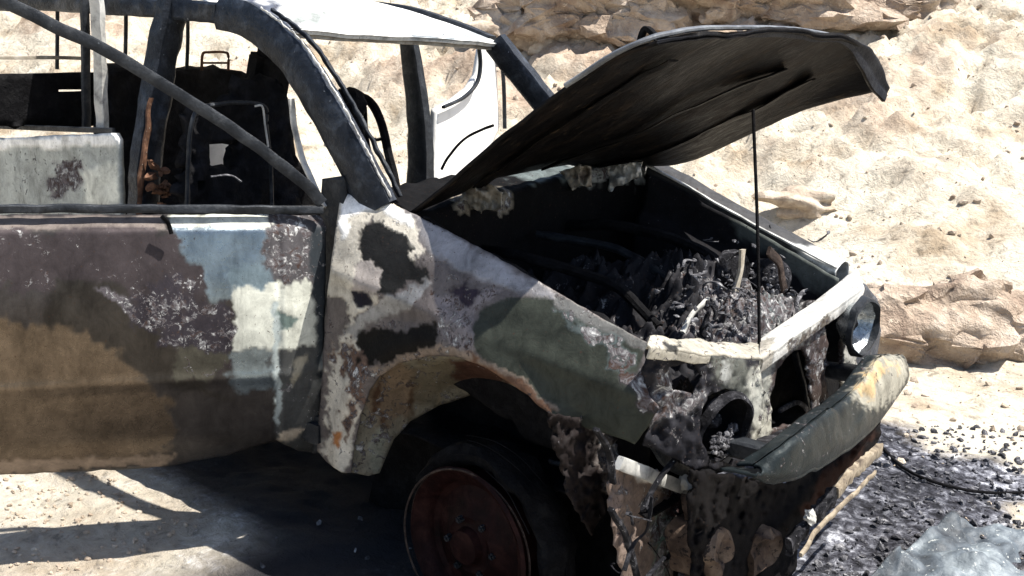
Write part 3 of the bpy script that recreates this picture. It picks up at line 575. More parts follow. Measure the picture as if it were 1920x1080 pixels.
sheet('melted_trim', [(1025, 775), (1080, 785), (1140, 800), (1210, 830), (1290, 870), (1300, 905), (1240, 890), (1180, 870), (1150, 880), (1140, 950), (1110, 1000), (1080, 960), (1060, 900), (1040, 850)], lambda a, b: UX(a, b, .45), P_PANEL, CAR, step=5, thick=.006, dents=.03, dscale=10, rough=8, crumple=.05,
    base=((.014, .011, .011), .7, 0, .22), layers=[([(1080, 770), (1130, 790), (1170, 880), (1150, 930), (1120, 850)], ((.16, .14, .13), .7, 0, .5), 10, 16), ([(1225, 830), (1300, 860), (1300, 890), (1240, 870)], ((.14, .17, .18), .5, .1, .5), 8, 12)])
sheet('frame_horn', [(1290, 930), (1420, 900), (1500, 930), (1480, 1060), (1440, 1130), (1300, 1130)], lambda a, b: UX(a, b, .66), M_PINK, CAR, step=8, thick=.02, dents=.03, rough=8, crumple=.05)
bm = bmesh.new()
for k in range(14):
    a = UX(random.uniform(1150, 1480), random.uniform(820, 1060), random.uniform(.50, .74)); path = [a]
    for _ in range(3): path.append(path[-1] + np.array([random.gauss(0, .02), random.gauss(0, .05), random.gauss(-.03, .04)]))
    w = random.uniform(.004, .016); bar('', path, w, w * .4, None, None, n=20, lumps=.002, bm=bm)
fin('hanging_scraps', bm, M_CHAR, CAR).__setitem__('kind', 'stuff')
# ---- suspension coil and front wheel on its bare rim
bm = bmesh.new(); c0 = UY(1065, 890, -.55)
path = [c0 + np.array([.055 * math.cos(a), .055 * math.sin(a), -.09 + .026 * a / 2]) for a in np.linspace(0, 6 * 2 * math.pi * .75, 90)]
bar('', path, .016, .016, None, None, n=180, sides=6, bm=bm); fin('coil_spring', bm, M_SOOTMET, CAR)
def wheel(c, name='wheel', k=1.):
    c = np.array(c); ax = (-.12, -1, 0)
    prof = [(.19, -.09), (.205, -.085), (.185, -.06), (.17, .0), (.185, .05), (.200, .058), (.212, .075), (.203, .082), (.186, .066), (.172, .055), (.165, .03), (.150, .022), (.10, .045), (.075, .06), (.06, .055), (.05, .06), (.045, .085), (.0, .09)]
    w = lathe(name, [(r * k, h) for r, h in prof], c, ax, M_RIM, CAR, 64, .003)
    bar('rim_lip', [c + np.array([math.cos(a) * .207 * k - .009, -.078, math.sin(a) * .207 * k]) for a in np.linspace(0, 2 * math.pi, 60)], .007, .007, M_PINK, w, up=(0, 1, 0), n=120, sides=6)
    for j in range(6):
        a = j * math.pi / 3; bm = bmesh.new(); box(bm, c + np.array([math.cos(a) * .085, -.062, math.sin(a) * .085]), (.02, .03, .02)); fin('wheel_nut', bm, M_SOOTMET, w)
    o = lathe('burnt_tyre', [(r * k, h) for r, h in [(.212, -.10), (.235, -.11), (.262, -.08), (.27, -.02), (.262, .02), (.245, .04), (.228, .035), (.216, .02), (.215, -.02)]], c + np.array([0, 0, -.012]), ax, M_SOOT, w, 90, .016)
    for v in o.data.vertices: v.co.z = max(v.co.z, -.01)
    for j in range(6):
        bm = bmesh.new(); r = random.uniform(.235, .28) * k; y = random.uniform(-.07, .10); ph = random.uniform(0, 6.3); e = random.uniform(.0, .02); a0 = random.uniform(-.6, 1.)
        bar('', [c + np.array([math.cos(a) * (r + e * math.sin(3 * a + ph)), -y + .02 * math.sin(2 * a + ph), math.sin(a) * (r + e * math.cos(2 * a + ph)) - .01]) for a in np.linspace(a0, a0 + random.uniform(.5, 1.4), 16)], .0035, .0035, None, None, n=34, sides=5, bm=bm, lumps=.004)
        fin('tyre_cord', bm, M_SOOT, o)
    return w
wheel((.075, -.72, .215), k=1.15); wheel((-2.62, -.72, .215))
# ---- hood, propped open: seen from below, buckled at the tip
ne = [UY(a, b, -.68) for a, b in [(768, 398), (850, 330), (945, 252), (1060, 168), (1150, 112), (1228, 76)]]
fe = [UY(a, b, .68) for a, b in [(1150, 308), (1215, 306), (1285, 297), (1400, 250), (1490, 210), (1570, 190)]]
tip = [(1228, 76, -.68), (1310, 66, -.45), (1400, 62, -.2), (1500, 63, .1), (1590, 74, .38), (1638, 112, .58)]
tipp = [UY(a, b, y) for a, b, y in tip]; tipp.append(UY(1655, 165, .68))
ys = np.array([-.68, -.45, -.2, .1, .38, .58, .68])
rows = []
for i in range(6):
    u = i / 5; row = []
    for y in ys:
        v = (y + .68) / 1.36; p = ne[i] * (1 - v) + fe[i] * v; p = p + np.array([0, 0, .06 * math.sin(math.pi * v) * (1 - .3 * u)]); p[1] = y; row.append(p)
    rows.append(row)
w_ = [0, 0, 0, .12, .45, .8]
for i in range(6):
    lin = [rows[5][j] for j in range(7)]
    for j in range(7): rows[i][j] = rows[i][j] + (tipp[j] - lin[j]) * (w_[i] if i < 5 else 1.0)
rows[5][0] = rows[5][0] + np.array([-.03, .05, -.005]); rows[4][0] = rows[4][0] + np.array([0, .01, .004])
lipd = [.004, .006, .010, .018, .03]
rows.append([p + np.array([.006, 0, -(lipd + [.05, .05])[j]]) for j, p in enumerate(rows[5])])
ROWM = [p + np.array([.008, 0, -(lipd + [.05, .05])[j] * .3]) for j, p in enumerate(rows[5])]
rows[6][6] = UY(1660, 190, .66); rows[6][5] = rows[6][5] * .5 + (UY(1640, 192, .60)) * .5
ROWM[6] = UY(1663, 178, .675); ROWM[5] = ROWM[5] * .5 + rows[6][5] * .5; rows.insert(6, ROWM)
def hood_wr(P, nu, nv):
    k = np.repeat(np.arange(nu + 1) / nu, nv + 1)
    return P + np.stack([0 * k, 0 * k, .012 * np.sin(P[:, 1] * 9 + P[:, 0] * 4) * k * (1 - k) * 3], 1)
HOOD = grid_mesh('hood', rows, M_HOOD, CAR, 0, 70, 70, dents=.01, dscale=5, post=hood_wr)
HOOD.data.materials.append(M_HOODTOP)
sm = HOOD.modifiers.new('thickness', 'SOLIDIFY'); sm.thickness = .012; sm.offset = 1; sm.material_offset = 1
R3 = np.array(rows)
def hp(u, y, dz=-.02):
    k = min(int(u * 5), 4); t = u * 5 - k; j = np.interp(y, ys, np.arange(7)); jj = min(int(j), 5); s = j - jj
    a = R3[k][jj] * (1 - s) + R3[k][jj + 1] * s; b = R3[k + 1][jj] * (1 - s) + R3[k + 1][jj + 1] * s; return a * (1 - t) + b * t + np.array([.6 * -dz, 0, dz])
for us, y0, y1, w in (((.08, .35, .65, .86), -.42, -.44, .06), ((.08, .35, .65, .86), .42, .46, .06), ((.1, .4, .7, .86), -.05, .25, .05)):
    bar('hood_rib', [hp(u, y0 + (y1 - y0) * k / 3) for k, u in enumerate(us)], w, .008, M_HOOD, HOOD, n=40, rnd=.6, lumps=.010, ls=9)
M_HEDGE = mottled('hood_lit_edge', [(.05, .055, .065), (.11, .12, .135), (.22, .235, .25)], 12, .5, .2)  # grey painted paler than the hood skin for its sunlit edge
bar('hood_lit_edge', [R3[3][0] + np.array([0, 0, .010]), R3[4][0] + np.array([0, 0, .012]), R3[5][0] + np.array([-.01, .01, .012]), R3[5][1] + np.array([-.02, 0, .014]), R3[5][2] + np.array([-.02, 0, .014]), R3[5][3] + np.array([-.02, 0, .012]), R3[5][4] + np.array([-.02, 0, .006])], .02, .014, M_HEDGE, HOOD, n=80, rnd=.6, lumps=.002)
pb = UX(1424, 655, .63); pt = UY(1412, 205, pb[1] + .06)
bar('prop_rod', [pb, (pb + pt) / 2 + np.array([.004, 0, 0]), pt], .010, .010, M_SOOT, CAR, n=16, sides=8)
hk = R3[5][0]; bar('hood_hook', [hk + np.array([-.06, .03, -.012]), hk + np.array([-.045, .03, .03]), hk + np.array([-.01, .03, .012])], .022, .014, M_SOOT, HOOD, n=16, lumps=.004)
for y, a in ((-.62, (775, 398)), (.62, (1150, 322))):
    p = UY(a[0], a[1], y); bar('hood_hinge', [p + np.array([-.06, 0, -.03]), p, p + np.array([.08, 0, .05])], .025, .012, M_RUST, HOOD, n=10, lumps=.003)
# ---- cowl, firewall, dash
cw = [(760, 395, -.66), (850, 372, -.42), (960, 348, -.05), (1060, 322, .3), (1150, 305, .6), (1215, 305, .72)]
c1 = [UY(a, b, y) for a, b, y in cw]; c2 = [p + np.array([-.16, 0, .03]) for p in c1]; c3 = [p + np.array([.05, 0, -.03]) for p in c1]; c4 = [p + np.array([.05, 0, -.20]) for p in c1]; c5 = [p + np.array([.04, 0, -.62]) for p in c1]
grid_mesh('cowl', [c2, c1, c3, c4, c5], P_PANEL, CAR, .006, 50, 80, dents=.012, dscale=12, base=((.004, .004, .0045), .9, 0, .02), layers=[
    ([(860, 350), (950, 355), (945, 400), (880, 395), (850, 375)], ((.26, .23, .18), .6, 0, .55), 8, 14),
    ([(950, 330), (1110, 300), (1110, 325), (1000, 345)], ((.10, .12, .12), .6, 0, .3), 8, 8),
    ([(1060, 312), (1210, 300), (1215, 325), (1150, 345), (1070, 335)], ((.30, .31, .29), .6, 0, .55), 8, 14)])
dash = grid_mesh('dashboard', [[(-.62, -.66, .85), (-.62, 0, .85), (-.62, .66, .85)], [(-.60, -.68, 1.0), (-.6, 0, 1.02), (-.6, .68, 1.0)], [(-.78, -.66, 1.0), (-.8, 0, 1.02), (-.78, .66, 1.0)], [(-.86, -.66, .9), (-.88, 0, .9), (-.86, .66, .9)], [(-.80, -.66, .7), (-.80, 0, .7), (-.8, .66, .7)]], M_SOOT, CAR, .01, 30, 50, dents=.03, dscale=8)
for nm, pl, y, mt in (('cowl_scrap', [(862, 372), (880, 350), (915, 346), (942, 362), (938, 392), (900, 398), (872, 390)], -.42, M_CREAM), ('cowl_scrap', [(1112, 318), (1150, 298), (1205, 302), (1208, 326), (1170, 350), (1140, 356), (1118, 342)], .50, M_STEELW), ('cowl_scrap', [(1045, 322), (1085, 306), (1110, 318), (1108, 345), (1070, 350)], .25, M_CREAM)):
    sheet(nm, pl, lambda a, b, y=y: UY(a, b, y), mt, CAR, step=4, thick=.004, dents=.03, dscale=14, rough=9, crumple=.07)
# ---- engine and junk in the bay
grid_mesh('bay_floor', [[(x, y, .42) for y in (-.66, -.2, .2, .66)] for x in (-.48, -.1, .2, .58)], M_SOOT, CAR, .01, 20, 20, dents=.03)
xs_, ys_ = np.meshgrid(np.linspace(-.46, .58, 190), np.linspace(-.62, .62, 210), indexing='ij'); q = np.stack([xs_.ravel(), ys_.ravel(), 0 * xs_.ravel()], 1)
pile = np.exp(-(((q[:, 0] - .36) / .20) ** 2 + ((q[:, 1] - .06) / .34) ** 2)); blk = np.exp(-(((q[:, 0] - .0) / .30) ** 4 + ((q[:, 1] - .02) / .22) ** 4))
n5, n14, n40 = nz(q, 5, 4, 3.3), nz(q, 13, 4, 8.8), nz(q, 38, 3, 1.9)
q[:, 2] = .75 + .19 * pile + .16 * blk + .10 * (.25 - np.abs(n5)) * 1.6 + .034 * n14 * (1 + pile) + .04 * (.2 - np.abs(nz(q, 22, 2, 4.)) ) * pile + n40 * .016 * (1 + .5 * pile)
F = [(i * 210 + j, i * 210 + j + 1, (i + 1) * 210 + j + 1, (i + 1) * 210 + j) for i in range(189) for j in range(209)]
me = bpy.data.meshes.new('engine_remains'); me.from_pydata(q.tolist(), [], F); me.update()
# ash has settled on the front of the heap
stain(me, pxof(q), ((.018, .018, .021), .75, .2, .30), [([(1270, 640), (1300, 580), (1345, 470), (1380, 430), (1450, 460), (1540, 530), (1530, 580), (1430, 660)], ((.05, .048, .054), .85, 0, .52), 26, 26),
    ([(1420, 560), (1500, 540), (1520, 580), (1430, 630)], ((.13, .15, .155), .8, 0, .62), 14, 20), ([(1340, 500), (1400, 520), (1390, 610), (1350, 600)], ((.10, .085, .07), .8, 0, .6), 14, 18)], q)
link('engine_remains', me, P_PANEL, CAR)
def hose(name, pts, w, mt, n=30, lumps=.004, par=None): return bar(name, pts, w, w, mt, par or CAR, n=n, sides=8, lumps=lumps)
hose('hose', [(-.35, -.3, .98), (-.1, -.35, 1.0), (.15, -.2, .93), (.35, -.25, .84)], .035, M_SOOT)
hose('hose', [(-.38, .25, .99), (-.1, .3, 1.02), (.2, .38, .95), (.42, .3, .8)], .04, M_SOOT)
hose('hose', [(-.3, .0, 1.0), (0, .05, .99), (.25, .0, .93)], .03, M_SOOTMET)
o = lathe('pulley', [(.001, .02), (.03, .022), (.05, .01), (.06, .02), (.065, 0), (.06, -.03)], UX(1375, 505, .42), (1, -.2, .1), M_CHAR, CAR, 30, .004)
lathe('alternator', [(.001, .05), (.03, .05), (.055, .04), (.07, .02), (.072, -.06), (.05, -.08)], UX(1450, 520, .38), (.9, -.4, .3), M_CHAR, CAR, 30, .008)
bm = bmesh.new()
for k in range(300):
    px, py = random.gauss(1405, 55), random.gauss(560, 42); lump(bm, UX(px, py, .36 + .2 * (py - 470) / 150 + random.uniform(-.03, .03)), random.uniform(.003, .013), (1, .7, .4), .8, 1)
fin('ash_covered_remains', bm, M_ASH, CAR, False).__setitem__('kind', 'stuff')
bm = bmesh.new()
for k in range(20):
    px, py = random.gauss(1400, 65), random.gauss(550, 45); path = [UX(px, py, .36 + .2 * (py - 470) / 150)]
    for _ in range(4): path.append(path[-1] + np.array([random.gauss(0, .018), random.gauss(0, .022), random.gauss(.004, .018)]))
    w = random.uniform(.004, .016); bar('', path, w, w * random.uniform(.2, .6), None, None, n=22, lumps=.003, bm=bm, ls=30)
fin('burnt_wiring', bm, M_ASH, CAR).__setitem__('kind', 'stuff')
for px, py, rr_, x in ((1372, 525, .05, .40), (1450, 500, .04, .34), (1330, 600, .035, .50)):
    c = UX(px, py, x); bar('engine_bracket', [c + np.array([.01 * math.sin(3 * a), rr_ * .8 * math.cos(a), rr_ * 1.4 * math.sin(a)]) for a in np.linspace(0, 5.6, 16)], .018, .010, M_CREAM if px == 1372 else M_CHAR, CAR, up=(1, 0, 0), n=50, lumps=.008, ls=30)
for q, mt, w in (([(1392, 470), (1385, 520), (1378, 570)], M_CREAM, .03), ([(1440, 470), (1462, 500), (1470, 545)], M_PINK, .03), ([(1330, 560), (1300, 590), (1280, 625)], M_STEELW, .018)):
    bar('bay_bracket', [UX(a, b, .46) for a, b in q], w, .012, mt, CAR, up=(1, 0, 0), n=10, lumps=.008)
# ---- near A-pillar, roof rail, B-pillar (hollow pressed posts, skin blistered)
ap_ = [UY(a, b, y) for a, b, y in [(712, 395, -.69), (664, 300, -.70), (610, 200, -.70), (547, 105, -.68), (474, 42, -.655)]] + [np.array(p) for p in [(-1.22, -.64, 1.705), (-1.55, -.64, 1.71), (-2.3, -.66, 1.71), (-3.1, -.68, 1.68)]]
bar('pillar', ap_[:6], .060, .118, M_PILLAR, CAR, up=(.8, 0, .6), n=110, lumps=.004, rnd=.5, ls=16, taper=(1.15, .92))
bar('windscreen_flange', [p + np.array([.045, .045, .045]) for p in ap_[:5]], .012, .014, M_SOOTMET, CAR, n=120, lumps=.004, ls=30)
bar('door_seal', [p + np.array([.055, -.012, .05]) for p in ap_[:5]], .005, .006, M_STEELW, CAR, n=120, lumps=.005, ls=60)
bar('roof_rail', ap_[5:], .06, .07, M_PILLAR, CAR, n=60, lumps=.005)
sheet('hinge_pillar', [(600, 392), (604, 335), (640, 330), (646, 420), (640, 560), (630, 700), (612, 850), (585, 850), (598, 600)], lambda a, b: UY(a, b, -.74), M_SOOTMET, CAR, step=8, thick=.05, dents=.006)
bp = [UY(a, b, y) for a, b, y in [(330, -15, -.63), (312, 60, -.66), (292, 180, -.70), (276, 290, -.75), (268, 400, -.77), (262, 560, -.78), (262, 700, -.78)]]
bar('pillar', bp, .07, .10, M_PILLAR, CAR, up=(0, 1, 0), n=40, lumps=.008)
bar('pillar_trim', [p + np.array([.05, -.05, 0]) for p in bp[2:6]], .012, .02, M_RUST, CAR, n=30, lumps=.010)
# quarter-light channel at the foot of the A-pillar
bar('window_channel', [UY(a, b, -.74) for a, b in [(545, 185), (553, 240), (568, 300), (590, 350), (612, 388)]], .010, .02, M_STEELW, CAR, up=(0, 1, 0), n=24, lumps=.003)
# ---- far pillars, windscreen header, roof
fp = [(-.45, .74, 1.08), (-.71, .655, 1.365), (-.97, .57, 1.645)]
bar('pillar', fp, .06, .10, M_PILLAR, CAR, up=(.8, 0, .6), n=24, lumps=.004)
bar('pillar', [UY(a, b, .76) for a, b in [(766, 70), (776, 150), (787, 240), (788, 330), (786, 420)]], .12, .07, M_SOOTMET, CAR, up=(0, 1, 0), n=24, lumps=.004, taper=(.72, 1.15))
bar('roof_rail', [(-1.0, .585, 1.64), (-1.25, .60, 1.70), (-1.6, .62, 1.755), (-2.3, .64, 1.77), (-3.1, .66, 1.72)], .05, .06, M_SOOTMET, CAR, n=24)
hd = [UZ(a, b, 1.645) for a, b in [(470, 45)]]
f0 = [np.array([-1.04, -.60, 1.668]), np.array([-.99, -.3, 1.66]), np.array([-.965, 0, 1.655]), np.array([-.955, .3, 1.648]), np.array([-.965, .57, 1.64])]
rr = lambda dx, dz, cr: [p + np.array([dx, 0, dz + cr * (1 - (p[1] / .62) ** 2)]) for p in f0]
ROOF = grid_mesh('roof', [rr(.008, -.016, 0), rr(.014, -.004, 0), rr(.0, .006, .004), rr(-.25, .068, .03), rr(-.6, .118, .04), rr(-1.3, .135, .045), rr(-2.1, .09, .03)], P_PANEL, CAR, .006, 60, 40, dents=.006, dscale=3,
    base=((.78, .78, .75), .38, 0, .03), layers=[([(540, 20), (620, 25), (610, 50), (545, 45)], ((.25, .27, .26), .5, 0, .2), 18, 10), ([(770, 55), (900, 60), (930, 76), (770, 74)], ((.35, .38, .40), .5, 0, .25), 8, 8), ([(440, 0), (520, 0), (560, 60), (480, 60)], ((.10, .11, .14), .5, .3, .3), 16, 12)])
bar('windscreen_header', [p + np.array([-.015, 0, -.022]) for p in f0], .02, .014, M_CREAM, CAR, n=30, lumps=.003)
# ---- near door, swung out toward us
H = np.array([-.555, -.80]); D2 = np.array([-.57, -.82]); D2 /= np.linalg.norm(D2); N2 = np.array([-D2[1], D2[0]])
def door_sc(P): q = P[..., :2] - H; return q @ D2, q @ N2
def F_door(P):
    s, c = door_sc(P); z = P[..., 2]
    g = .055 * (1 - ((z - .78) / .36) ** 2) - .35 * np.clip(z - 1.075, 0, 1) ** 1.2 * 6 - .30 * np.clip(.13 - s, 0, 1) - .9 * np.clip(.43 - z, 0, 1) ** 1.5
    g = g - .010 * np.exp(-((s - .13) / .01) ** 2) + .006 * np.exp(-((z - .62) / .02) ** 2)
    return c - g
def F_dplane(P): s, c = door_sc(P); return c - (-.01)
SD = lambda a, b: US(a, b, F_door, 2.9)
DP = lambda a, b: US(np.array(a, float), np.array(b, float), F_dplane, 2.9)
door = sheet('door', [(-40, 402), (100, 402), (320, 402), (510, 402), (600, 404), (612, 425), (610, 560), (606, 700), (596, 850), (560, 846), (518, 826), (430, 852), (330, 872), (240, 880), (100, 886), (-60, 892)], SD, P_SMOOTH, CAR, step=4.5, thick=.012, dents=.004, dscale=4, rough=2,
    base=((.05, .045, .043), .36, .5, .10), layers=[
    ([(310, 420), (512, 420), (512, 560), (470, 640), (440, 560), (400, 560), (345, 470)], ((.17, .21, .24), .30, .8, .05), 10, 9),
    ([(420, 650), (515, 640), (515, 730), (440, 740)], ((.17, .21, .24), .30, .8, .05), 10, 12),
    ([(-80, 420), (300, 425), (345, 470), (400, 560), (430, 620), (420, 700), (340, 715), (270, 640), (240, 570), (160, 530), (-80, 560)], ((.048, .040, .042), .55, .35, .26), 8, 18),
    ([(100, 520), (230, 540), (300, 620), (380, 720), (440, 760), (300, 720), (60, 640)], ((.040, .036, .032), .38, .6, .02), 16, 8),
    ([(180, 545), (240, 560), (300, 600), (290, 612), (230, 585), (175, 556)], ((.11, .10, .11), .6, .2, .5), 5, 10),
    ([(240, 560), (300, 540), (420, 560), (446, 640), (380, 690), (300, 640)], ((.040, .035, .042), .6, .3, .43), 14, 26),
    ([(330, 650), (430, 660), (400, 716), (330, 712)], ((.075, .07, .055), .6, .3, .25), 5, 10),
    ([(-80, 590), (170, 620), (290, 720), (330, 800), (290, 860), (-80, 890)], ((.12, .095, .072), .28, .8, .04), 18, 16),
    ([(-80, 862), (220, 862), (330, 852), (300, 874), (-80, 895)], ((.26, .205, .16), .5, .3, .08), 6, 6),
    ([(-80, 406), (320, 404), (320, 426), (-80, 428)], ((.14, .12, .11), .5, .3, .15), 4, 4),
    ([(318, 400), (512, 400), (512, 424), (318, 426)], ((.50, .51, .45), .45, 0, .08), 4, 4),  # cream ledge, its paleness partly painted sunlight
    ([(300, 396), (318, 405), (322, 440), (312, 430)], ((.01, .01, .01), .7, 0, 0), 4, 3),
    ([(440, 535), (510, 530), (600, 520), (604, 600), (590, 650), (500, 656), (430, 655), (440, 600)], ((.50, .51, .45), .5, 0, .12), 5, 8),
    ([(430, 500), (505, 490), (505, 535), (438, 540)], ((.16, .21, .24), .4, .5, .1), 6, 8),
    ([(518, 575), (530, 590), (560, 600), (545, 615), (522, 620)], ((.12, .16, .15), .5, 0, .1), 4, 4),
    ([(505, 402), (612, 402), (612, 530), (520, 530), (505, 480)], ((.07, .066, .07), .6, .1, .46), 8, 14),
    ([(580, 430), (615, 430), (612, 850), (600, 850), (590, 600)], ((.025, .03, .035), .6, .1, .3), 8, 6),
    ([(518, 655), (600, 650), (600, 850), (518, 830)], ((.06, .062, .062), .55, .1, .28), 8, 8),
    ([(550, 680), (580, 660), (560, 720), (545, 730)], ((.26, .24, .19), .55, 0, .25), 5, 5),
    ([(512, 560), (522, 560), (526, 800), (514, 790)], ((.30, .34, .34), .5, 0, .3), 4, 5),
    ([(515, 822), (560, 800), (575, 808), (540, 830)], ((.36, .31, .25), .55, 0, .15), 5, 5)])
# inner skin of the door
sheet('inner_skin', [(-40, 410), (590, 412), (592, 820), (-60, 865)], lambda a, b: US(a, b, lambda P: door_sc(P)[1] + .06, 2.9), M_SOOT, door, step=20, thick=.006, dents=.006)
bar('belt_rail', [DP(a, b) for a, b in [(-60, 392), (105, 391), (350, 392), (606, 393)]], .022, .024, M_SOOTMET, door, up=(0, 0, 1), n=40, lumps=.004)
bar('window_frame', [DP(a, b) for a, b in [(604, 380), (560, 335), (440, 245), (300, 155), (190, 90), (105, 50), (20, 8), (-60, -30)]], .020, .036, M_SOOTMET, door, up=(.57, .82, .75), n=60, lumps=.003)
bar('window_frame', [DP(a, b) for a, b in [(-58, -30), (-66, 150), (-60, 390)]], .022, .04, M_PILLAR, door, up=(.57, .82, .1), n=20, lumps=.003)
bar('hanging_strip', [DP(a, b) + np.array([.05, -.03, 0]) for a, b in [(300, 398), (312, 410), (318, 432)]], .010, .012, M_SOOT, door, n=8, lumps=.003)
# ---- body behind the door opening
bm = bmesh.new(); box(bm, (-1.05, -.76, .40), (1.05, .10, .10), None, .02); fin('sill', bm, M_SOOTMET, CAR)
bm = bmesh.new(); box(bm, (-1.6, 0, .38), (2.2, 1.5, .03)); fin('floor_pan', bm, M_SOOT, CAR)
body = sheet('rear_side_panel', [(-60, 262), (100, 254), (215, 250), (222, 262), (227, 400), (225, 640), (215, 800), (100, 800), (-60, 740)], lambda a, b: UY(a, b, -.80), P_PANEL, CAR, step=7, thick=.02, dents=.008, rough=2, base=((.34, .36, .34), .5, 0, .25), layers=[
    ([(-60, 262), (100, 254), (220, 250), (220, 272), (-60, 280)], white, 5, 4), ([(105, 300), (150, 305), (160, 340), (140, 365), (105, 360)], ((.12, .10, .11), .6, 0, .6), 10, 12), ([(160, 320), (215, 300), (222, 380), (160, 385)], ((.55, .56, .50), .5, 0, .1), 12, 8)])  # white top strip paints sunlight along the panel's upper edge
bar('rack_rail', [UY(a, b, -.79) for a, b in [(-40, 235), (100, 241), (212, 245)]], .02, .02, M_SOOTMET, CAR, n=14)
bar('rack_post', [UY(a, b, -.74) for a, b in [(180, -20), (186, 80), (189, 160), (192, 243)]], .055, .03, M_STEELW, CAR, up=(0, 1, 0), n=20, lumps=.006)
bar('rack_post', [UY(a, b, -.70) for a, b in [(158, -20), (160, 90), (162, 245)]], .022, .03, M_SOOTMET, CAR, up=(0, 1, 0), n=10, lumps=.003)
for q, x in (([(236, -20), (236, 60), (234, 132)], -2.05), ([(352, 30), (352, 80), (350, 132)], -2.05), ([(108, -10), (107, 130)], -2.3)):
    bar('rack_post', [UX(a, b, x) for a, b in q], .016, .016, M_SOOTMET, CAR, up=(0, 1, 0), n=10, sides=8)
sheet('rack_infill', [(-40, 140), (100, 138), (160, 136), (204, 136), (205, 232), (160, 238), (-40, 236)], lambda a, b: UX(a, b, -2.25), M_SOOT, CAR, holes=[[(110, 168), (158, 168), (158, 172), (110, 172)]], step=14, thick=.02, dents=.01)
bar('rack_rail', [UX(a, b, -2.25) for a, b in [(-40, 108), (105, 108), (168, 110)]], .014, .014, M_CREAM, CAR, n=10)
SB = sheet('seat_back', [(203, 134), (300, 133), (452, 132), (490, 150), (538, 178), (556, 290), (584, 350), (604, 400), (600, 520), (200, 520), (205, 300)], lambda a, b: UX(a, b, -2.0), M_SEAT, CAR, holes=[[(393, 268), (448, 270), (448, 318), (392, 318)]], step=10, thick=.10, dents=.03, rough=3)
bar('seat_tube', [UX(a, b, -1.92) for a, b in [(378, 132), (380, 102), (392, 98), (420, 98), (428, 104), (428, 132)]], .012, .012, M_RUST, CAR, n=24, sides=6)
bar('seat_tube', [UX(a, b, -1.92) for a, b in [(380, 118), (428, 118)]], .01, .01, M_RUST, CAR, n=6, sides=6)
bm = bmesh.new(); box(bm, (-2.45, 0, .95), (.05, 1.3, .35), None, .02); fin('pale_gap_panel', bm, M_WHITE, CAR)  # added white panel, stands in for light seen through the seat-back hole
# front seat: torn, burnt padding on a tube frame
st = sheet('front_seat', [(356, 215), (392, 192), (440, 182), (455, 150), (520, 150), (540, 190), (552, 300), (575, 470), (345, 470), (346, 330)], lambda a, b: UX(a, b, -1.30), M_SEAT, CAR, holes=[[(393, 268), (446, 262), (450, 318), (392, 320)], [(372, 340), (385, 338), (384, 360), (370, 362)]], step=8, thick=.05, dents=.03, rough=6, crumple=.03)
bar('seat_frame', [UX(a, b, -1.24) for a, b in [(352, 460), (352, 330), (362, 222), (400, 196), (490, 197), (500, 240), (508, 330), (512, 460)]], .016, .016, M_SOOTMET, st, n=60, sides=8, lumps=.003)
bar('seat_spring', [UX(a, b, -1.2) for a, b in [(478, 199), (492, 200), (497, 235), (503, 275)]], .006, .008, M_STEELW, st, n=14, sides=6)
bar('seat_spring', [UX(a, b, -1.2) for a, b in [(395, 330), (430, 328), (452, 340)]], .008, .008, M_ASH, st, n=14, sides=6, lumps=.006)
bm = bmesh.new()
for k in range(16): lump(bm, UX(random.uniform(278, 318), random.uniform(300, 385), -1.42), random.uniform(.008, .022), (.5, .7, 1.3), .6, 2)
fin('scorched_belt_reel', bm, M_RUST, CAR)
bm = bmesh.new(); box(bm, UY(502, 150, -.25), (.12, .18, .26), Matrix.Rotation(.25, 3, 'Y'), .05); fin('head_restraint', bm, M_SEAT, CAR)
sf = bar('seat_frame', [UY(a, b, .1) for a, b in [(662, 182), (690, 188), (712, 222), (726, 280), (738, 330), (752, 380)]], .035, .035, M_SOOT, CAR, n=40, sides=8, lumps=.003)
bar('seat_tube', [UY(a, b, .1) for a, b in [(686, 250), (704, 262), (722, 258)]], .014, .014, M_SOOT, sf, n=10, sides=6)
bar('seat_tube', [UY(a, b, .08) for a, b in [(684, 200), (688, 260), (700, 310), (722, 380)]], .018, .018, M_SOOT, sf, n=20, sides=6)
bm = bmesh.new(); lump(bm, UY(655, 195, .0), .065, (1, 1, 1.1), .12, 3); bar('', [UY(655, 200, .0), UY(672, 270, .0), UY(700, 350, .0)], .06, .05, None, None, n=14, lumps=.006, bm=bm); fin('head_restraint', bm, M_SOOT, CAR)
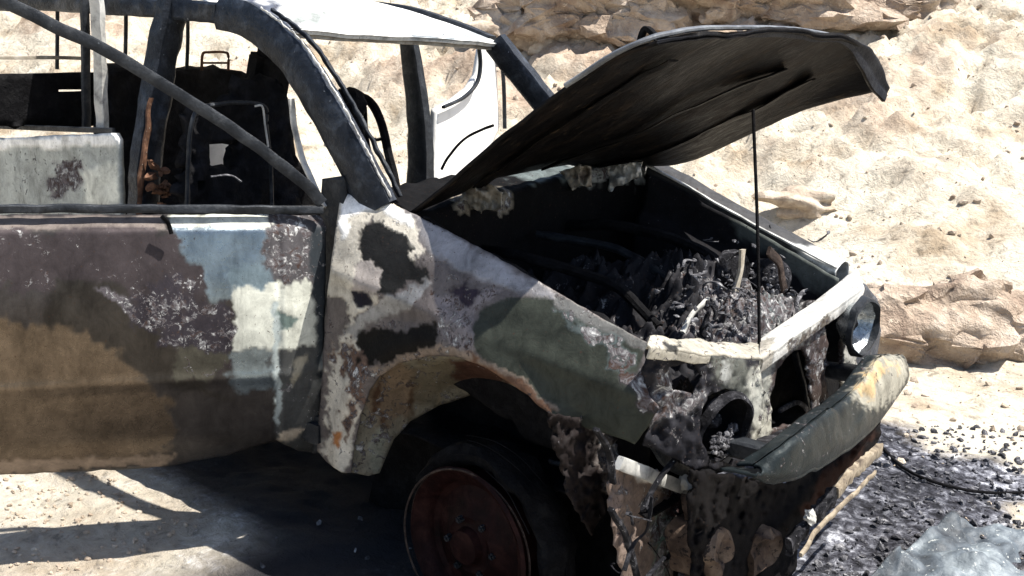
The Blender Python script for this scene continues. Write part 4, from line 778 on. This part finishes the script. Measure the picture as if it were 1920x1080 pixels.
# ---- far door, swung open: white skin with the window's curved lower edge
def F_fd(P): return (P[..., 0] + 1.50) - (P[..., 1] - .80) * -.17 - .02 * np.cos((P[..., 2] - 1.0) * 3)
fd = sheet('far_door', [(818, 205), (850, 188), (880, 165), (895, 140), (903, 88), (926, 84), (932, 150), (936, 240), (900, 330), (880, 560), (800, 560), (812, 340)], lambda a, b: US(a, b, F_fd, 5), M_WHITE, CAR, step=7, thick=.03, dents=.004)
bar('window_frame', [US(np.array(float(a)), np.array(float(b)), F_fd, 5) + np.array([.03, 0, 0]) for a, b in [(822, 200), (860, 182), (885, 155), (892, 120), (888, 80)]], .014, .02, M_SOOTMET, fd, up=(1, 0, 0), n=24)
bar('window_frame', [US(np.array(float(a)), np.array(float(b)), F_fd, 5) + np.array([.03, 0, 0]) for a, b in [(930, 84), (936, 160), (938, 240)]], .012, .02, M_SOOTMET, fd, up=(1, 0, 0), n=14)
hose('wire', [UY(a, b, .5) for a, b in [(828, 318), (850, 280), (880, 255), (905, 243), (925, 235)]], .012, M_SOOT)
# ================================================================ LOOSE THINGS IN FRONT
p = [gpoint(a, b) for a, b in [(1652, 842), (1690, 880), (1740, 905), (1800, 922), (1880, 930), (1960, 925)]]
cb = bar('cable', [np.array(q) + np.array([0, 0, .012]) for q in p], .014, .014, M_SOOT, None, n=60, sides=8, lumps=.002); meta(cb, 'thin black cable lying on the ash right of the bumper', 'cable')
def ground_sheet(name, corners, mat, label, cat, dz=.03, bend=.03):
    q = [np.array(gpoint(a, b)) for a, b in corners]; rows = []
    for i in range(5):
        u = i / 4; rows.append([(q[0] * (1 - v) + q[1] * v) * (1 - u) + (q[3] * (1 - v) + q[2] * v) * u + np.array([0, 0, dz + bend * math.sin(3 * v + 2 * u)]) for v in (0, .25, .5, .75, 1)])
    o = grid_mesh(name, rows, mat, None, .008, 60, 70, dents=.06, dscale=6); meta(o, label, cat); return o
M_BLUE = mottled('weathered_sheet', [(.02, .024, .03), (.09, .11, .13), (.30, .34, .36)], 5, .6, .1, (.50, .52, .50), .62, 40, .8, .006)
ground_sheet('metal_sheet', [(1610, 1110), (1795, 985), (1980, 1030), (1900, 1150)], M_BLUE, 'bent bluish grey metal sheet on the ash in the lower right corner', 'metal sheet')
